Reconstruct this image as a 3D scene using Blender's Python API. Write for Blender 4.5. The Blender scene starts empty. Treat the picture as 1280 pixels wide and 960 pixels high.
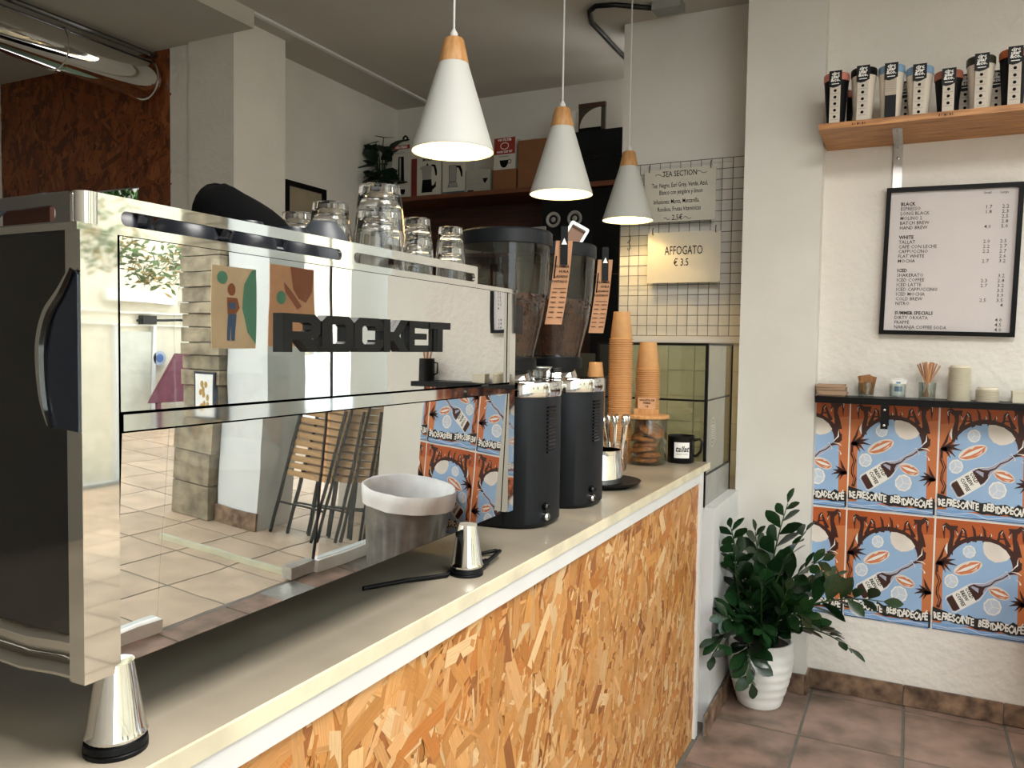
import bpy, bmesh, math, random
from math import sin, cos, pi, radians, sqrt, atan2
from mathutils import Vector, Matrix, Euler, noise
from mathutils.geometry import tessellate_polygon
random.seed(7)
C = bpy.context.scene.collection
sc = bpy.context.scene

# ------------------------------------------------------------------ camera, sky, sun, exposure
cam = bpy.data.cameras.new('camera'); cam_o = bpy.data.objects.new('camera', cam); C.objects.link(cam_o)
yaw, pit, rol = 0.461660686, -0.0473654976, 0.0148946761
_r = Vector((cos(yaw), sin(yaw), 0)); _f = Vector((-sin(yaw), cos(yaw), 0)); _u = Vector((0, 0, 1))
_f2 = _f*cos(pit) + _u*sin(pit); _u2 = _u*cos(pit) - _f*sin(pit)
_r3 = _r*cos(rol) + _u2*sin(rol); _u3 = _u2*cos(rol) - _r*sin(rol)
cam_o.matrix_world = Matrix(((_r3.x, _u3.x, -_f2.x, 0), (_r3.y, _u3.y, -_f2.y, 0), (_r3.z, _u3.z, -_f2.z, 1.55), (0, 0, 0, 1)))
cam.sensor_width = 36; cam.lens = 36*1004.117/1280; cam.clip_start = 0.02
sc.camera = cam_o
sc.view_settings.view_transform = 'Standard'; sc.view_settings.look = 'None'
sc.view_settings.gamma = 1; sc.view_settings.use_curve_mapping = False
sc.view_settings.exposure = 1.28
w = bpy.data.worlds.new('sky'); sc.world = w; w.use_nodes = True
nt = w.node_tree; nt.nodes.clear()
wo = nt.nodes.new('ShaderNodeOutputWorld'); bg = nt.nodes.new('ShaderNodeBackground')
tc = nt.nodes.new('ShaderNodeTexCoord'); sp = nt.nodes.new('ShaderNodeSeparateXYZ')
cr = nt.nodes.new('ShaderNodeValToRGB')
cr.color_ramp.elements[0].position = 0.0; cr.color_ramp.elements[0].color = (0.93, 0.94, 0.95, 1)
cr.color_ramp.elements[1].position = 0.8; cr.color_ramp.elements[1].color = (0.70, 0.80, 0.95, 1)
nt.links.new(tc.outputs['Generated'], sp.inputs[0]); nt.links.new(sp.outputs['Z'], cr.inputs[0])
nt.links.new(cr.outputs[0], bg.inputs[0]); nt.links.new(bg.outputs[0], wo.inputs[0])
bg.inputs[1].default_value = 2.2
sun = bpy.data.lights.new('sun', 'SUN'); sun.energy = 0.9; sun.angle = radians(3); sun.color = (1, 0.93, 0.82)
sun_o = bpy.data.objects.new('sun', sun); C.objects.link(sun_o)
sun_o.rotation_euler = Vector((0.55, 0.25, -0.8)).to_track_quat('-Z', 'Y').to_euler()
def portal(cx, cy, cz, sy, sz):
    l = bpy.data.lights.new('shopfront_portal', 'AREA'); l.shape = 'RECTANGLE'; l.size = sz; l.size_y = sy
    l.cycles.is_portal = True
    o = bpy.data.objects.new('shopfront_portal', l); C.objects.link(o); o.location = (cx, cy, cz)
    o.rotation_euler = (0, radians(90), 0)      # its -Z looks to -X, into the room
portal(1.45, 1.6, 1.5, 6.4, 3.0)
def ceiling_fill(x, y, sx, sy, e):  # unseen fill lights, added under the ceiling to brighten the room
    l = bpy.data.lights.new('fill_light', 'AREA'); l.shape = 'RECTANGLE'; l.size = sx; l.size_y = sy; l.energy = e; l.color = (1, .97, .93)
    o = bpy.data.objects.new('fill_light', l); C.objects.link(o); o.location = (x, y, 3.19)
ceiling_fill(.35, .9, 1.2, 1.2, 38); ceiling_fill(-2.6, -.6, 1.2, .6, 2)

# ------------------------------------------------------------------ materials
def L(h):
    h = h.lstrip('#'); v = [int(h[i:i+2], 16)/255 for i in (0, 2, 4)]
    return tuple(x/12.92 if x <= .04045 else ((x+.055)/1.055)**2.4 for x in v) + (1,)
MATS = {}
def mat(name, col, rough=.5, metal=0., var=.06, vs=8., bump=0., bs=60., bd=.002, emit=None, es=0., coat=0., stretch=None, col2=None, rand=0., spec=.5, detail=4, sub=0.):
    if name in MATS: return MATS[name]
    m = bpy.data.materials.new(name); m.use_nodes = True; n = m.node_tree; p = n.nodes['Principled BSDF']
    c = L(col) if isinstance(col, str) else col
    p.inputs['Roughness'].default_value = rough; p.inputs['Metallic'].default_value = metal
    p.inputs['Specular IOR Level'].default_value = spec
    p.inputs['Coat Weight'].default_value = coat; p.inputs['Coat Roughness'].default_value = .08
    t = n.nodes.new('ShaderNodeTexCoord'); mp = n.nodes.new('ShaderNodeMapping')
    n.links.new(t.outputs['Object'], mp.inputs[0])
    if stretch: mp.inputs['Scale'].default_value = stretch
    nz = n.nodes.new('ShaderNodeTexNoise'); nz.inputs['Scale'].default_value = vs; nz.inputs['Detail'].default_value = detail
    src = mp.outputs[0]
    if rand:
        oi = n.nodes.new('ShaderNodeObjectInfo'); va = n.nodes.new('ShaderNodeVectorMath'); va.operation = 'MULTIPLY_ADD'
        cx = n.nodes.new('ShaderNodeCombineXYZ')
        for k in range(3): n.links.new(oi.outputs['Random'], cx.inputs[k])
        va.inputs[1].default_value = (37, 53, 71); n.links.new(cx.outputs[0], va.inputs[0]); n.links.new(src, va.inputs[2]); src = va.outputs[0]
    n.links.new(src, nz.inputs['Vector'])
    rp = n.nodes.new('ShaderNodeValToRGB')
    lo = L(col2) if isinstance(col2, str) else tuple(max(0, x*(1-var*1.6)) for x in c[:3]) + (1,)
    hi = c if col2 else tuple(min(1, x*(1+var)) for x in c[:3]) + (1,)
    rp.color_ramp.elements[0].position = .32; rp.color_ramp.elements[0].color = lo
    rp.color_ramp.elements[1].position = .66; rp.color_ramp.elements[1].color = hi
    n.links.new(nz.outputs[0], rp.inputs[0]); out = rp.outputs[0]
    if rand:
        hs = n.nodes.new('ShaderNodeHueSaturation'); mr = n.nodes.new('ShaderNodeMapRange')
        mr.inputs[3].default_value = 1-rand; mr.inputs[4].default_value = 1+rand
        n.links.new(oi.outputs['Random'], mr.inputs[0]); n.links.new(mr.outputs[0], hs.inputs['Value']); n.links.new(out, hs.inputs['Color']); out = hs.outputs[0]
    n.links.new(out, p.inputs['Base Color'])
    if bump:
        b = n.nodes.new('ShaderNodeBump'); b.inputs['Strength'].default_value = bump; b.inputs['Distance'].default_value = bd
        n2 = n.nodes.new('ShaderNodeTexNoise'); n2.inputs['Scale'].default_value = bs; n2.inputs['Detail'].default_value = 3
        n.links.new(src, n2.inputs['Vector']); n.links.new(n2.outputs[0], b.inputs['Height']); n.links.new(b.outputs[0], p.inputs['Normal'])
    if emit: p.inputs['Emission Color'].default_value = L(emit); p.inputs['Emission Strength'].default_value = es
    if sub: p.inputs['Subsurface Weight'].default_value = sub; p.inputs['Subsurface Radius'].default_value = (.01, .008, .005)
    MATS[name] = m; return m
def mat_attr(name, rough, grain=(1, 1)):
    m = bpy.data.materials.new(name); m.use_nodes = True; n = m.node_tree; p = n.nodes['Principled BSDF']
    a = n.nodes.new('ShaderNodeAttribute'); a.attribute_name = 'tint'
    u = n.nodes.new('ShaderNodeUVMap'); mp = n.nodes.new('ShaderNodeMapping'); mp.inputs['Scale'].default_value = (18, 420, 1)
    nz = n.nodes.new('ShaderNodeTexNoise'); nz.inputs['Scale'].default_value = 1; nz.inputs['Detail'].default_value = 3
    mr = n.nodes.new('ShaderNodeMapRange'); mr.inputs[1].default_value = .3; mr.inputs[2].default_value = .7; mr.inputs[3].default_value = .8; mr.inputs[4].default_value = 1.1
    mx = n.nodes.new('ShaderNodeMix'); mx.data_type = 'RGBA'; mx.blend_type = 'MULTIPLY'; mx.inputs[0].default_value = 1
    n.links.new(u.outputs[0], mp.inputs[0]); n.links.new(mp.outputs[0], nz.inputs[0]); n.links.new(nz.outputs[0], mr.inputs[0])
    n.links.new(a.outputs['Color'], mx.inputs[6]); n.links.new(mr.outputs[0], mx.inputs[7]); n.links.new(mx.outputs[2], p.inputs['Base Color'])
    p.inputs['Roughness'].default_value = rough
    return m
def mat_pane(name, tint, refl=.0, rough=0.0, ior=1.45):
    if name in MATS: return MATS[name]
    m = bpy.data.materials.new(name); m.use_nodes = True; n = m.node_tree; n.nodes.clear()
    o = n.nodes.new('ShaderNodeOutputMaterial'); mx = n.nodes.new('ShaderNodeMixShader'); tr = n.nodes.new('ShaderNodeBsdfTransparent')
    g = n.nodes.new('ShaderNodeBsdfGlossy'); fr = n.nodes.new('ShaderNodeLayerWeight'); fr.inputs[0].default_value = .5
    pw_ = n.nodes.new('ShaderNodeMath'); pw_.operation = 'POWER'; pw_.inputs[1].default_value = 4; n.links.new(fr.outputs['Facing'], pw_.inputs[0])
    ad = n.nodes.new('ShaderNodeMath'); ad.operation = 'ADD'; ad.inputs[1].default_value = refl+.03; ad.use_clamp = True
    tr.inputs[0].default_value = L(tint); g.inputs['Roughness'].default_value = rough
    n.links.new(pw_.outputs[0], ad.inputs[0]); n.links.new(ad.outputs[0], mx.inputs[0]); n.links.new(tr.outputs[0], mx.inputs[1]); n.links.new(g.outputs[0], mx.inputs[2]); n.links.new(mx.outputs[0], o.inputs[0])
    MATS[name] = m; return m
def mat_glass(name, col='#ffffff', ior=1.47, rough=0.):
    if name in MATS: return MATS[name]
    m = bpy.data.materials.new(name); m.use_nodes = True; p = m.node_tree.nodes['Principled BSDF']
    p.inputs['Base Color'].default_value = L(col); p.inputs['Transmission Weight'].default_value = 1; p.inputs['Roughness'].default_value = rough; p.inputs['IOR'].default_value = ior
    MATS[name] = m; return m
PLASTER = mat('rough_white_plaster', '#e1dbd2', .8, var=.03, vs=3, bump=.55, bs=26, bd=.012)
PLAST2 = mat('smooth_cream_plaster', '#dcd8d0', .75, var=.04, vs=2.2, bump=.3, bs=14, bd=.006)
CEIL = mat('ceiling_paint', '#c2bcb1', .85, var=.03, vs=2, bump=.1, bs=20)
TILE = mat('terracotta_tile', '#9c8071', .42, var=.2, vs=7, bump=.4, bs=18, bd=.003, rand=.10, col2='#64564a', detail=8)
TILE_OUT = mat('pavement_tile', '#cdae92', .5, var=.15, vs=4, bump=.2, bs=18, bd=.003, rand=.08, col2='#b0967e')
GROUT = mat('grey_grout', '#6f6a61', .9, vs=20)
SKIRT = mat('skirting_tile', '#94775f', .4, vs=16, rand=.12, col2='#3e2d23', bump=.2, bs=20, detail=8)
STEEL = mat('polished_steel', (.74, .73, .70, 1), .035, 1, var=.01, vs=3)
MIRROR = mat('mirror_steel', (.78, .77, .75, 1), .008, 1, var=.004, vs=2, bump=.04, bs=2.6, bd=.01)
BRUSH = mat('brushed_steel', (.60, .59, .57, 1), .38, 1, var=.05, vs=30)
DARKST = mat('side_steel_dim_reflection', (.10, .10, .105, 1), .12, 1, var=.02)  # steel darkened in colour to stand for the dim kitchen it reflects
BLACKP = mat('black_plastic', '#0c0d10', .45, var=.2, spec=.2)
BLACKG = mat('black_gloss', '#08080a', .12, var=.1)
NAVY = mat('graphite_metal', '#0c1015', .42, var=.1, spec=.25)
WHITE = mat('white_paint', '#dcdbd9', .45, var=.02)
CREAM = mat('cream_edge', '#d9cfb4', .55, var=.10, vs=9, bump=.3, bs=30)
STONE = mat('worktop_stone', '#a59a88', .40, var=.12, vs=3, col2='#857c6d', bump=.1, bs=30, coat=.1)
KRAFT = mat('kraft_card', '#cfa07a', .8, var=.05, vs=40)
KRAFTC = mat('kraft_cup_paper', '#cf9c66', .7, var=.04, vs=40)
CARD = mat('brown_cardboard', '#7a4f30', .85, var=.06)
PAPER = mat('white_print', '#e9e6e1', .6, var=.02)
INK = mat('black_print', '#0b0b0b', .7, var=.02, spec=.1)
GREYINK = mat('grey_print', '#8d8a86', .6, var=.02)
OAK = mat('oak_wood', '#c98f52', .5, stretch=(1.2, 14, 14), vs=5, col2='#8a5527', bump=.15, bs=12)
BEECH = mat('beech_wood', '#cf9f6b', .5, stretch=(8, 8, 1.5), vs=7, col2='#b27d48')
DARKWOOD = mat('dark_brown_wood', '#4a2413', .5, stretch=(1, 6, 12), vs=4, col2='#2a1208')
IRON = mat('grey_wire', '#5d5a55', .4, .6, var=.1)
BLACKM = mat('black_metal', '#0a0a0b', .4, 0, var=.1, spec=.25)
PANE = mat_pane('window_glass', '#eef2f0', .02)
PANE2 = mat_pane('grey_display_glass', '#e2e3d8', .04)
ACRYL = mat_pane('hopper_plastic', '#e2dfd8', .02)
GLASS = mat_glass('clear_glass')

# ------------------------------------------------------------------ mesh builder
def frame(o, x, y):
    x = Vector(x).normalized(); y = Vector(y).normalized(); z = x.cross(y)
    return Matrix(((x.x, y.x, z.x, o[0]), (x.y, y.y, z.y, o[1]), (x.z, y.z, z.z, o[2]), (0, 0, 0, 1)))
def FS(x, y, z): return frame((x, y, z), (1, 0, 0), (0, 0, 1))    # a sheet facing -Y
def FE(x, y, z): return frame((x, y, z), (0, 1, 0), (0, 0, 1))    # a sheet facing +X
TXT = {}
def text_mesh(s, size, align='LEFT', bold=0., res=2, ext=0., sx=1.):
    k = (s, round(size, 5), align, bold, res, ext)
    if k in TXT: return TXT[k].copy()
    cu = bpy.data.curves.new('t', 'FONT'); cu.body = s; cu.size = size; cu.align_x = align; cu.offset = bold*size; cu.resolution_u = res; cu.extrude = ext
    ob = bpy.data.objects.new('t', cu); C.objects.link(ob); bpy.context.view_layer.update()
    me = bpy.data.meshes.new_from_object(ob); bpy.data.objects.remove(ob); bpy.data.curves.remove(cu)
    TXT[k] = me; return me.copy()
class B:
    def __init__(s): s.bm = bmesh.new(); s.mi = 0; s.M = Matrix.Identity(4)
    def v(s, p): return s.bm.verts.new(s.M @ Vector(p))
    def face(s, vs):
        try: f = s.bm.faces.new(vs); f.material_index = s.mi; return f
        except ValueError: return None
    def poly(s, pts): return s.face([s.v(p) for p in pts])
    def box(s, x0, x1, y0, y1, z0, z1):
        a = [s.v(p) for p in ((x0,y0,z0),(x1,y0,z0),(x1,y1,z0),(x0,y1,z0),(x0,y0,z1),(x1,y0,z1),(x1,y1,z1),(x0,y1,z1))]
        for q in ((3,2,1,0),(4,5,6,7),(0,1,5,4),(1,2,6,5),(2,3,7,6),(3,0,4,7)): s.face([a[i] for i in q])
        return s
    def lathe(s, prof, n=24, c=(0, 0, 0), mod=None, caps=True, sq=None):
        rings = []
        for (r, z) in prof:
            ring = []
            for i in range(n):
                a = 2*pi*i/n; k = mod(a, z) if mod else 1.
                if sq:
                    e = 2/sq[2]; x = sq[0]*r*abs(cos(a))**e*(1 if cos(a) > 0 else -1); y = sq[1]*r*abs(sin(a))**e*(1 if sin(a) > 0 else -1)
                else: x = r*k*cos(a); y = r*k*sin(a)
                ring.append(s.v((c[0]+x, c[1]+y, c[2]+z)))
            rings.append(ring)
        for a, b in zip(rings, rings[1:]):
            for i in range(n): s.face((a[i], a[(i+1) % n], b[(i+1) % n], b[i]))
        if caps: s.face(rings[0][::-1]); s.face(rings[-1])
        return s
    def tube(s, pts, r, n=8, caps=True):
        pts = [Vector(p) for p in pts]; R_ = r if isinstance(r, (list, tuple)) else [r]*len(pts); rings = []
        t0 = (pts[1]-pts[0]).normalized(); up = Vector((0, 0, 1)) if abs(t0.z) < .9 else Vector((1, 0, 0)); nrm = t0.cross(up).normalized()
        for i, p in enumerate(pts):
            t = (pts[min(i+1, len(pts)-1)]-pts[max(i-1, 0)]).normalized(); nrm = (nrm-t*nrm.dot(t)).normalized(); bn = t.cross(nrm)
            rings.append([s.v(p+(nrm*cos(2*pi*k/n)+bn*sin(2*pi*k/n))*R_[i]) for k in range(n)])
        for a, b in zip(rings, rings[1:]):
            for i in range(n): s.face((a[i], a[(i+1) % n], b[(i+1) % n], b[i]))
        if caps: s.face(rings[0][::-1]); s.face(rings[-1])
        return s
    def shape(s, loops, M=None, z=0., ext=0.):
        """flat 2D shape (first loop outer, others holes) in frame M, optionally extruded by ext"""
        M = M or Matrix.Identity(4)
        if not isinstance(loops[0][0], (list, tuple)): loops = [loops]
        l3 = [[Vector((p[0], p[1], 0)) for p in lp] for lp in loops]; flat = [p for lp in l3 for p in lp]
        tris = tessellate_polygon(l3)
        top = [s.v(M @ Vector((p.x, p.y, z+ext))) for p in flat]
        for t in tris:
            a, b, c = (flat[i] for i in t)
            if (b-a).cross(c-a).z < 0: t = t[::-1]
            s.face([top[i] for i in t])
        if ext:
            bot = [s.v(M @ Vector((p.x, p.y, z))) for p in flat]
            for t in tris:
                a, b, c = (flat[i] for i in t)
                if (b-a).cross(c-a).z > 0: t = t[::-1]
                s.face([bot[i] for i in t])
            k = 0
            for lp in l3:
                m = len(lp)
                for i in range(m):
                    j = (i+1) % m; s.face((bot[k+i], bot[k+j], top[k+j], top[k+i]))
                k += m
        return s
    def mesh(s, me, M):
        me.transform(s.M @ M); n0 = len(s.bm.faces); s.bm.from_mesh(me); s.bm.faces.ensure_lookup_table()
        for f in s.bm.faces[n0:]: f.material_index = s.mi
        bpy.data.meshes.remove(me); return s
    def text(s, t, M, x, y, size, align='LEFT', bold=0., res=2, z=.0006, ext=0., sx=1., rot=0.):
        return s.mesh(text_mesh(t, size, align, bold, res, ext), M @ Matrix.Translation((x, y, z)) @ Matrix.Rotation(rot, 4, 'Z') @ Matrix.Diagonal((sx, 1, 1, 1)))
    def done(s, name, mats, parent=None, ang=35, bevel=0., seg=2, label=None, kind=None, loc=None, norm=True):
        if bevel:
            es = [e for e in s.bm.edges if len(e.link_faces) == 2 and e.calc_face_angle(0) > radians(40)]
            bmesh.ops.bevel(s.bm, geom=es, offset=bevel, segments=seg, profile=.5, affect='EDGES', clamp_overlap=True)
        if norm: bmesh.ops.recalc_face_normals(s.bm, faces=s.bm.faces)
        me = bpy.data.meshes.new(name); s.bm.to_mesh(me); s.bm.free()
        for m in (mats if isinstance(mats, (list, tuple)) else [mats]): me.materials.append(m)
        me.polygons.foreach_set('use_smooth', [True]*len(me.polygons)); me.set_sharp_from_angle(angle=radians(ang))
        return obj(name, me, parent, label, kind, loc)
def obj(name, me, parent=None, label=None, kind=None, loc=None, rot=None):
    o = bpy.data.objects.new(name, me); C.objects.link(o)
    if parent: o.parent = parent
    if loc is not None: o.location = loc
    if rot is not None: o.rotation_euler = rot
    if label: o['label'] = label
    if kind: o['kind'] = kind
    return o
def tag(o, label, cat, group=None, kind=None):
    o['label'] = label; o['category'] = cat
    if group: o['group'] = group
    if kind: o['kind'] = kind
    return o
def thing(name, label, cat, loc=(0, 0, 0), rz=0, group=None):
    o = bpy.data.objects.new(name, None); C.objects.link(o); o.location = loc; o.rotation_euler = (0, 0, rz); o.empty_display_size = .05
    return tag(o, label, cat, group)
def copy_tree(o, parent=None, loc=None, label=None, rz=None):
    c = o.copy(); C.objects.link(c)
    if parent: c.parent = parent
    if loc is not None: c.location = loc
    if rz is not None: c.rotation_euler = (0, 0, rz)
    if label: c['label'] = label
    for ch in list(o.children): copy_tree(ch, c)
    return c
def circ(cx, cy, rx, ry=None, n=24, a0=0, a1=2*pi):
    ry = ry or rx; m = n if abs(a1-a0) >= 2*pi-.001 else n+1
    return [(cx+rx*cos(a0+(a1-a0)*i/n), cy+ry*sin(a0+(a1-a0)*i/n)) for i in range(m)]
def rrect(x0, y0, x1, y1, r, n=5):
    p = []
    for cx, cy, a in ((x1-r, y1-r, 0), (x0+r, y1-r, pi/2), (x0+r, y0+r, pi), (x1-r, y0+r, 1.5*pi)):
        p += [(cx+r*cos(a+pi/2*i/n), cy+r*sin(a+pi/2*i/n)) for i in range(n+1)]
    return p
def stroke(pts, ws):
    """tapered 2D brush stroke polygon"""
    P = [Vector((p[0], p[1])) for p in pts]
    W = ws if isinstance(ws, (list, tuple)) else [ws]*len(P); a = []; b = []
    for i, p in enumerate(P):
        t = (P[min(i+1, len(P)-1)]-P[max(i-1, 0)]).normalized(); n = Vector((-t.y, t.x))
        a.append(tuple(p+n*W[i]/2)); b.append(tuple(p-n*W[i]/2))
    return a+b[::-1]
def struct(name, b, m, parent=None, **k):
    o = b.done(name, m, parent, **k); o['kind'] = 'structure'; return o

# ------------------------------------------------------------------ OSB boards: real overlapping flakes
OSB_MAT = mat_attr('osb_flakes', .45)
def osb_flakes(name, M, w, h, count, pal, parent, scale=1., seed=1):
    rnd = random.Random(seed); V = []; F = []; col = []; uv = []
    for i in range(count):
        cx, cy = rnd.uniform(0, w), rnd.uniform(0, h)
        ang = rnd.gauss(pi/2-.30, .55) if rnd.random() < .78 else rnd.uniform(0, pi)
        l = rnd.choice((.05, .07, .09, .12))*rnd.uniform(.7, 1.25)*scale; wd = rnd.choice((.005, .008, .012, .018, .026, .032))*rnd.uniform(.8, 1.2)*scale
        z = .0002+rnd.random()*.0018; ca, sa = cos(ang), sin(ang); tl = rnd.uniform(-.0006, .0006)
        e1, e2, e3, e4 = (rnd.uniform(-.3, .3)*wd*1.6 for _ in range(4))
        pts = [(-l/2+e1, -wd/2), (0, -wd/2*rnd.uniform(.9, 1.2)), (l/2+e2, -wd/2), (l/2+e3, wd/2), (0, wd/2*rnd.uniform(.9, 1.2)), (-l/2+e4, wd/2)]
        k = len(V)
        for (a, b) in pts:
            x = min(max(cx+a*ca-b*sa, 0), w); y = min(max(cy+a*sa+b*ca, 0), h)
            V.append(tuple(M @ Vector((x, y, max(.0001, z+tl*a/l)))))
        F.append((k, k+1, k+4, k+5)); F.append((k+1, k+2, k+3, k+4))
        c = L(rnd.choice(pal)); g = rnd.uniform(.86, 1.1); c = (c[0]*g, c[1]*g, c[2]*g, 1); col += [c]*8
        ou = rnd.uniform(0, 9)
        for q in (0, 1, 4, 5, 1, 2, 3, 4): uv.append((pts[q][0]+ou, pts[q][1]+ou))
    me = bpy.data.meshes.new(name); me.from_pydata(V, [], F)
    at = me.color_attributes.new('tint', 'FLOAT_COLOR', 'CORNER'); at.data.foreach_set('color', [x for c in col for x in c])
    ul = me.uv_layers.new(name='UVMap'); ul.data.foreach_set('uv', [x for c in uv for x in c])
    me.materials.append(OSB_MAT); return obj(name, me, parent, kind='stuff')

# ================================================================== SETTING
FL = B().box(-5.6, 1.4, -1.8, 5.2, -.06, -.004)
floor = struct('floor', FL, GROUT)
def tile_mesh(w, d, m, t=.012):
    b = B().box(-w/2, w/2, -d/2, d/2, -t, 0); 
    o = b.done('tile', m, None, bevel=.003, seg=1); me = o.data; bpy.data.objects.remove(o); return me
def tile_grid(parent, xs, ys, me_m, gap, zj=.0015, rnd=random.Random(3)):
    cache = {}; out = []
    for x0, x1 in zip(xs, xs[1:]):
        for y0, y1 in zip(ys, ys[1:]):
            k = (round(x1-x0, 3), round(y1-y0, 3))
            if k not in cache: cache[k] = tile_mesh(k[0]-gap, k[1]-gap, me_m)
            o = obj('tile', cache[k], parent, loc=((x0+x1)/2, (y0+y1)/2, rnd.uniform(-zj, 0)), rot=(rnd.uniform(-.002, .002), rnd.uniform(-.002, .002), 0)); out.append(o)
    return out
tile_grid(floor, [-.72]+[-.36+.378*k for k in range(0, 5)]+[1.395], [-.84+.42*k for k in range(0, 11)]+[3.81, 3.878], TILE, .012)

ZC = 3.243
struct('ceiling', B().box(-5.4, 1.4, -1.8, 5.1, ZC, ZC+.1), CEIL)
# wall with the menu (faces the camera)
wall_far = struct('wall_far', B().box(-.40, .87, 3.88, 4.1, 0, ZC), PLASTER)
pil = B().box(-.715, -.382, 3.78, 4.12, 0, ZC); struct('wall_pier', pil, PLAST2, bevel=.006)
grid_wall = struct('wall_grid', B().box(-1.41, -.715, 4.10, 4.30, 0, ZC), PLAST2, bevel=.006)
struct('wall_back', B().box(-3.6, -1.2, 4.90, 5.05, 0, ZC), PLAST2)
struct('wall_left', B().box(-3.5, -3.4, 3.4, 5.0, 0, ZC), PLAST2)
struct('wall_kitchen', B().box(-5.4, -5.22, -1.8, 3.6, 0, ZC), PLAST2)
struct('wall_behind', B().box(-5.4, 1.4, -1.9, -1.8, 0, ZC), PLAST2)
struct('column', B().box(-3.54, -3.212, 3.15, 3.535, 0, ZC), PLASTER, bevel=.004)
struct('pilaster', B().box(-3.70, -3.54, 3.166, 3.5, 0, ZC), PLASTER)
struct('beam', B().box(-5.3, -3.07, -1.8, 3.15, 3.152, ZC+.02).box(-5.3, -3.54, 3.15, 3.3, 3.152, ZC+.02), CEIL)
struct('trim_1', B().box(-3.10, -3.075, 3.15, 4.9, ZC-.012, ZC), WHITE)
# OSB partition on the left with its hatch
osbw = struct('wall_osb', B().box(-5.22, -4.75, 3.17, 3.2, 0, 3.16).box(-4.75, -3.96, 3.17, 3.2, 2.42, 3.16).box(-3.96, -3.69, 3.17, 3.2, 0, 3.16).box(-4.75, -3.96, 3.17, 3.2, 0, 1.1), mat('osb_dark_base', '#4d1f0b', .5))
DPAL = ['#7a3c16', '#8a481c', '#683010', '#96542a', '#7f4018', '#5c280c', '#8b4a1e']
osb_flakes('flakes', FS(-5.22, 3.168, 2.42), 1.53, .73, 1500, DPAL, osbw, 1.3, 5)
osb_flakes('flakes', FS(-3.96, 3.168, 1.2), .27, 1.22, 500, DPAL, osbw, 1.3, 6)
g = thing('hatch_window', 'bright hatch in the dark chipboard partition, mint wall and leaves behind', 'window', (-4.35, 3.6, 0))
b = B().box(-.5, .5, 0, .02, 0, 2.45); b.done('mint_panel', mat('mint_paint', '#a9cdb5', .7), g)
b = B(); rnd = random.Random(2)
for i in range(420):
    x, z = rnd.uniform(-.5, .5), 2.45+rnd.uniform(-.03, .13); a = rnd.uniform(0, 6)
    b.poly([(x, -.02, z), (x+.03*cos(a), -.03, z+.03*sin(a)), (x+.06*cos(a), -.02, z+.06*sin(a)), (x+.03*cos(a+.8), -.01, z+.03*sin(a+.8))])
b.done('leaves', mat('hedge_green', '#3f6a2c', .6, var=.3), g, kind='stuff')
l = bpy.data.lights.new('hatch_fill', 'POINT'); l.energy = 7; l.shadow_soft_size = .05; o = bpy.data.objects.new('hatch_fill', l); C.objects.link(o); o.location = (-4.3, 3.36, 2.85)  # unseen fill light, added in place of daylight behind the hatch
struct('wall_hatch', B().box(-5.2, -3.6, 3.68, 3.72, 0, ZC), WHITE)

# skirting tiles
bb = struct('baseboard_far', B().box(-.382, .87, 3.872, 3.8795, 0, .085), GROUT)
for x0, x1 in ((-.374, .012), (.016, .389), (.393, .766), (.77, .868)):
    B().box(x0, x1, 3.862, 3.872, .003, .092).done('tile', SKIRT, bb, bevel=.002, seg=1)
bb = struct('baseboard_pier', B().box(-.70, -.376, 3.772, 3.7795, 0, .085), GROUT)
B().box(-.69, -.385, 3.764, 3.773, .003, .092).done('tile', SKIRT, bb, bevel=.002, seg=1)
B().box(-.383, -.374, 3.768, 3.872, .003, .092).done('tile', SKIRT, bb)
bb = struct('baseboard_side', B().box(-.699, -.692, 3.165, 3.77, 0, .085), GROUT)
for y0, y1 in ((3.165, 3.46), (3.464, 3.765)): B().box(-.692, -.684, y0, y1, .003, .092).done('tile', SKIRT, bb, bevel=.002, seg=1)

# low wall beyond the counter and the glass display on it
struct('wall_low', B().box(-1.3, -.70, 3.285, 3.78, 0, .90), WHITE, bevel=.004)
g = thing('glass_display', 'black framed glass enclosure standing at the far end of the counter', 'display case', (-.745, 3.28, .9))
GR = mat('grey_lower_panel', '#8f8f88', .25, var=.08)
b = B().box(-.5, .0, 0, .01, 0, .13); b.done('front_panel', GR, g); B().box(-.005, .0, 0, .5, 0, .13).done('side_panel', GR, g)
for nm, bx in (('post', (-.008, .004, -.004, .008, 0, .672)), ('post', (-.008, .004, .49, .50, -.02, .672)), ('post', (-.475, -.465, -.004, .008, .13, .672)),
               ('rail', (-.475, 0, -.003, .007, .662, .672)), ('rail', (-.475, 0, -.003, .007, .433, .441)), ('rail', (-.003, .003, 0, .5, .664, .672)),
               ('rail', (-.003, .003, 0, .5, .435, .441)), ('rail', (-.003, .003, 0, .5, .128, .136))):
    B().box(*bx).done(nm, BLACKM, g)
for bx in ((-.465, -.008, .0, .004, .14, .433), (-.465, -.008, .0, .004, .441, .662), (-.003, .001, .008, .49, .136, .435), (-.003, .001, .008, .49, .441, .664)):
    B().box(*bx).done('pane', PANE2, g)
b = B(); M = FE(.0015, .12, .30)
b.shape([circ(0, 0, .062, n=40), circ(0, 0, .059, n=40)[::-1]], M); b.shape([circ(0, 0, .045, n=40), circ(0, 0, .043, n=40)[::-1]], M)
for k in range(-3, 4): b.shape([(-.03, k*.009), (.03, k*.009), (.03, k*.009+.003), (-.03, k*.009+.003)], M)
b.done('etched_mark', mat('etched_white', '#d8d8d0', .5), g)
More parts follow.
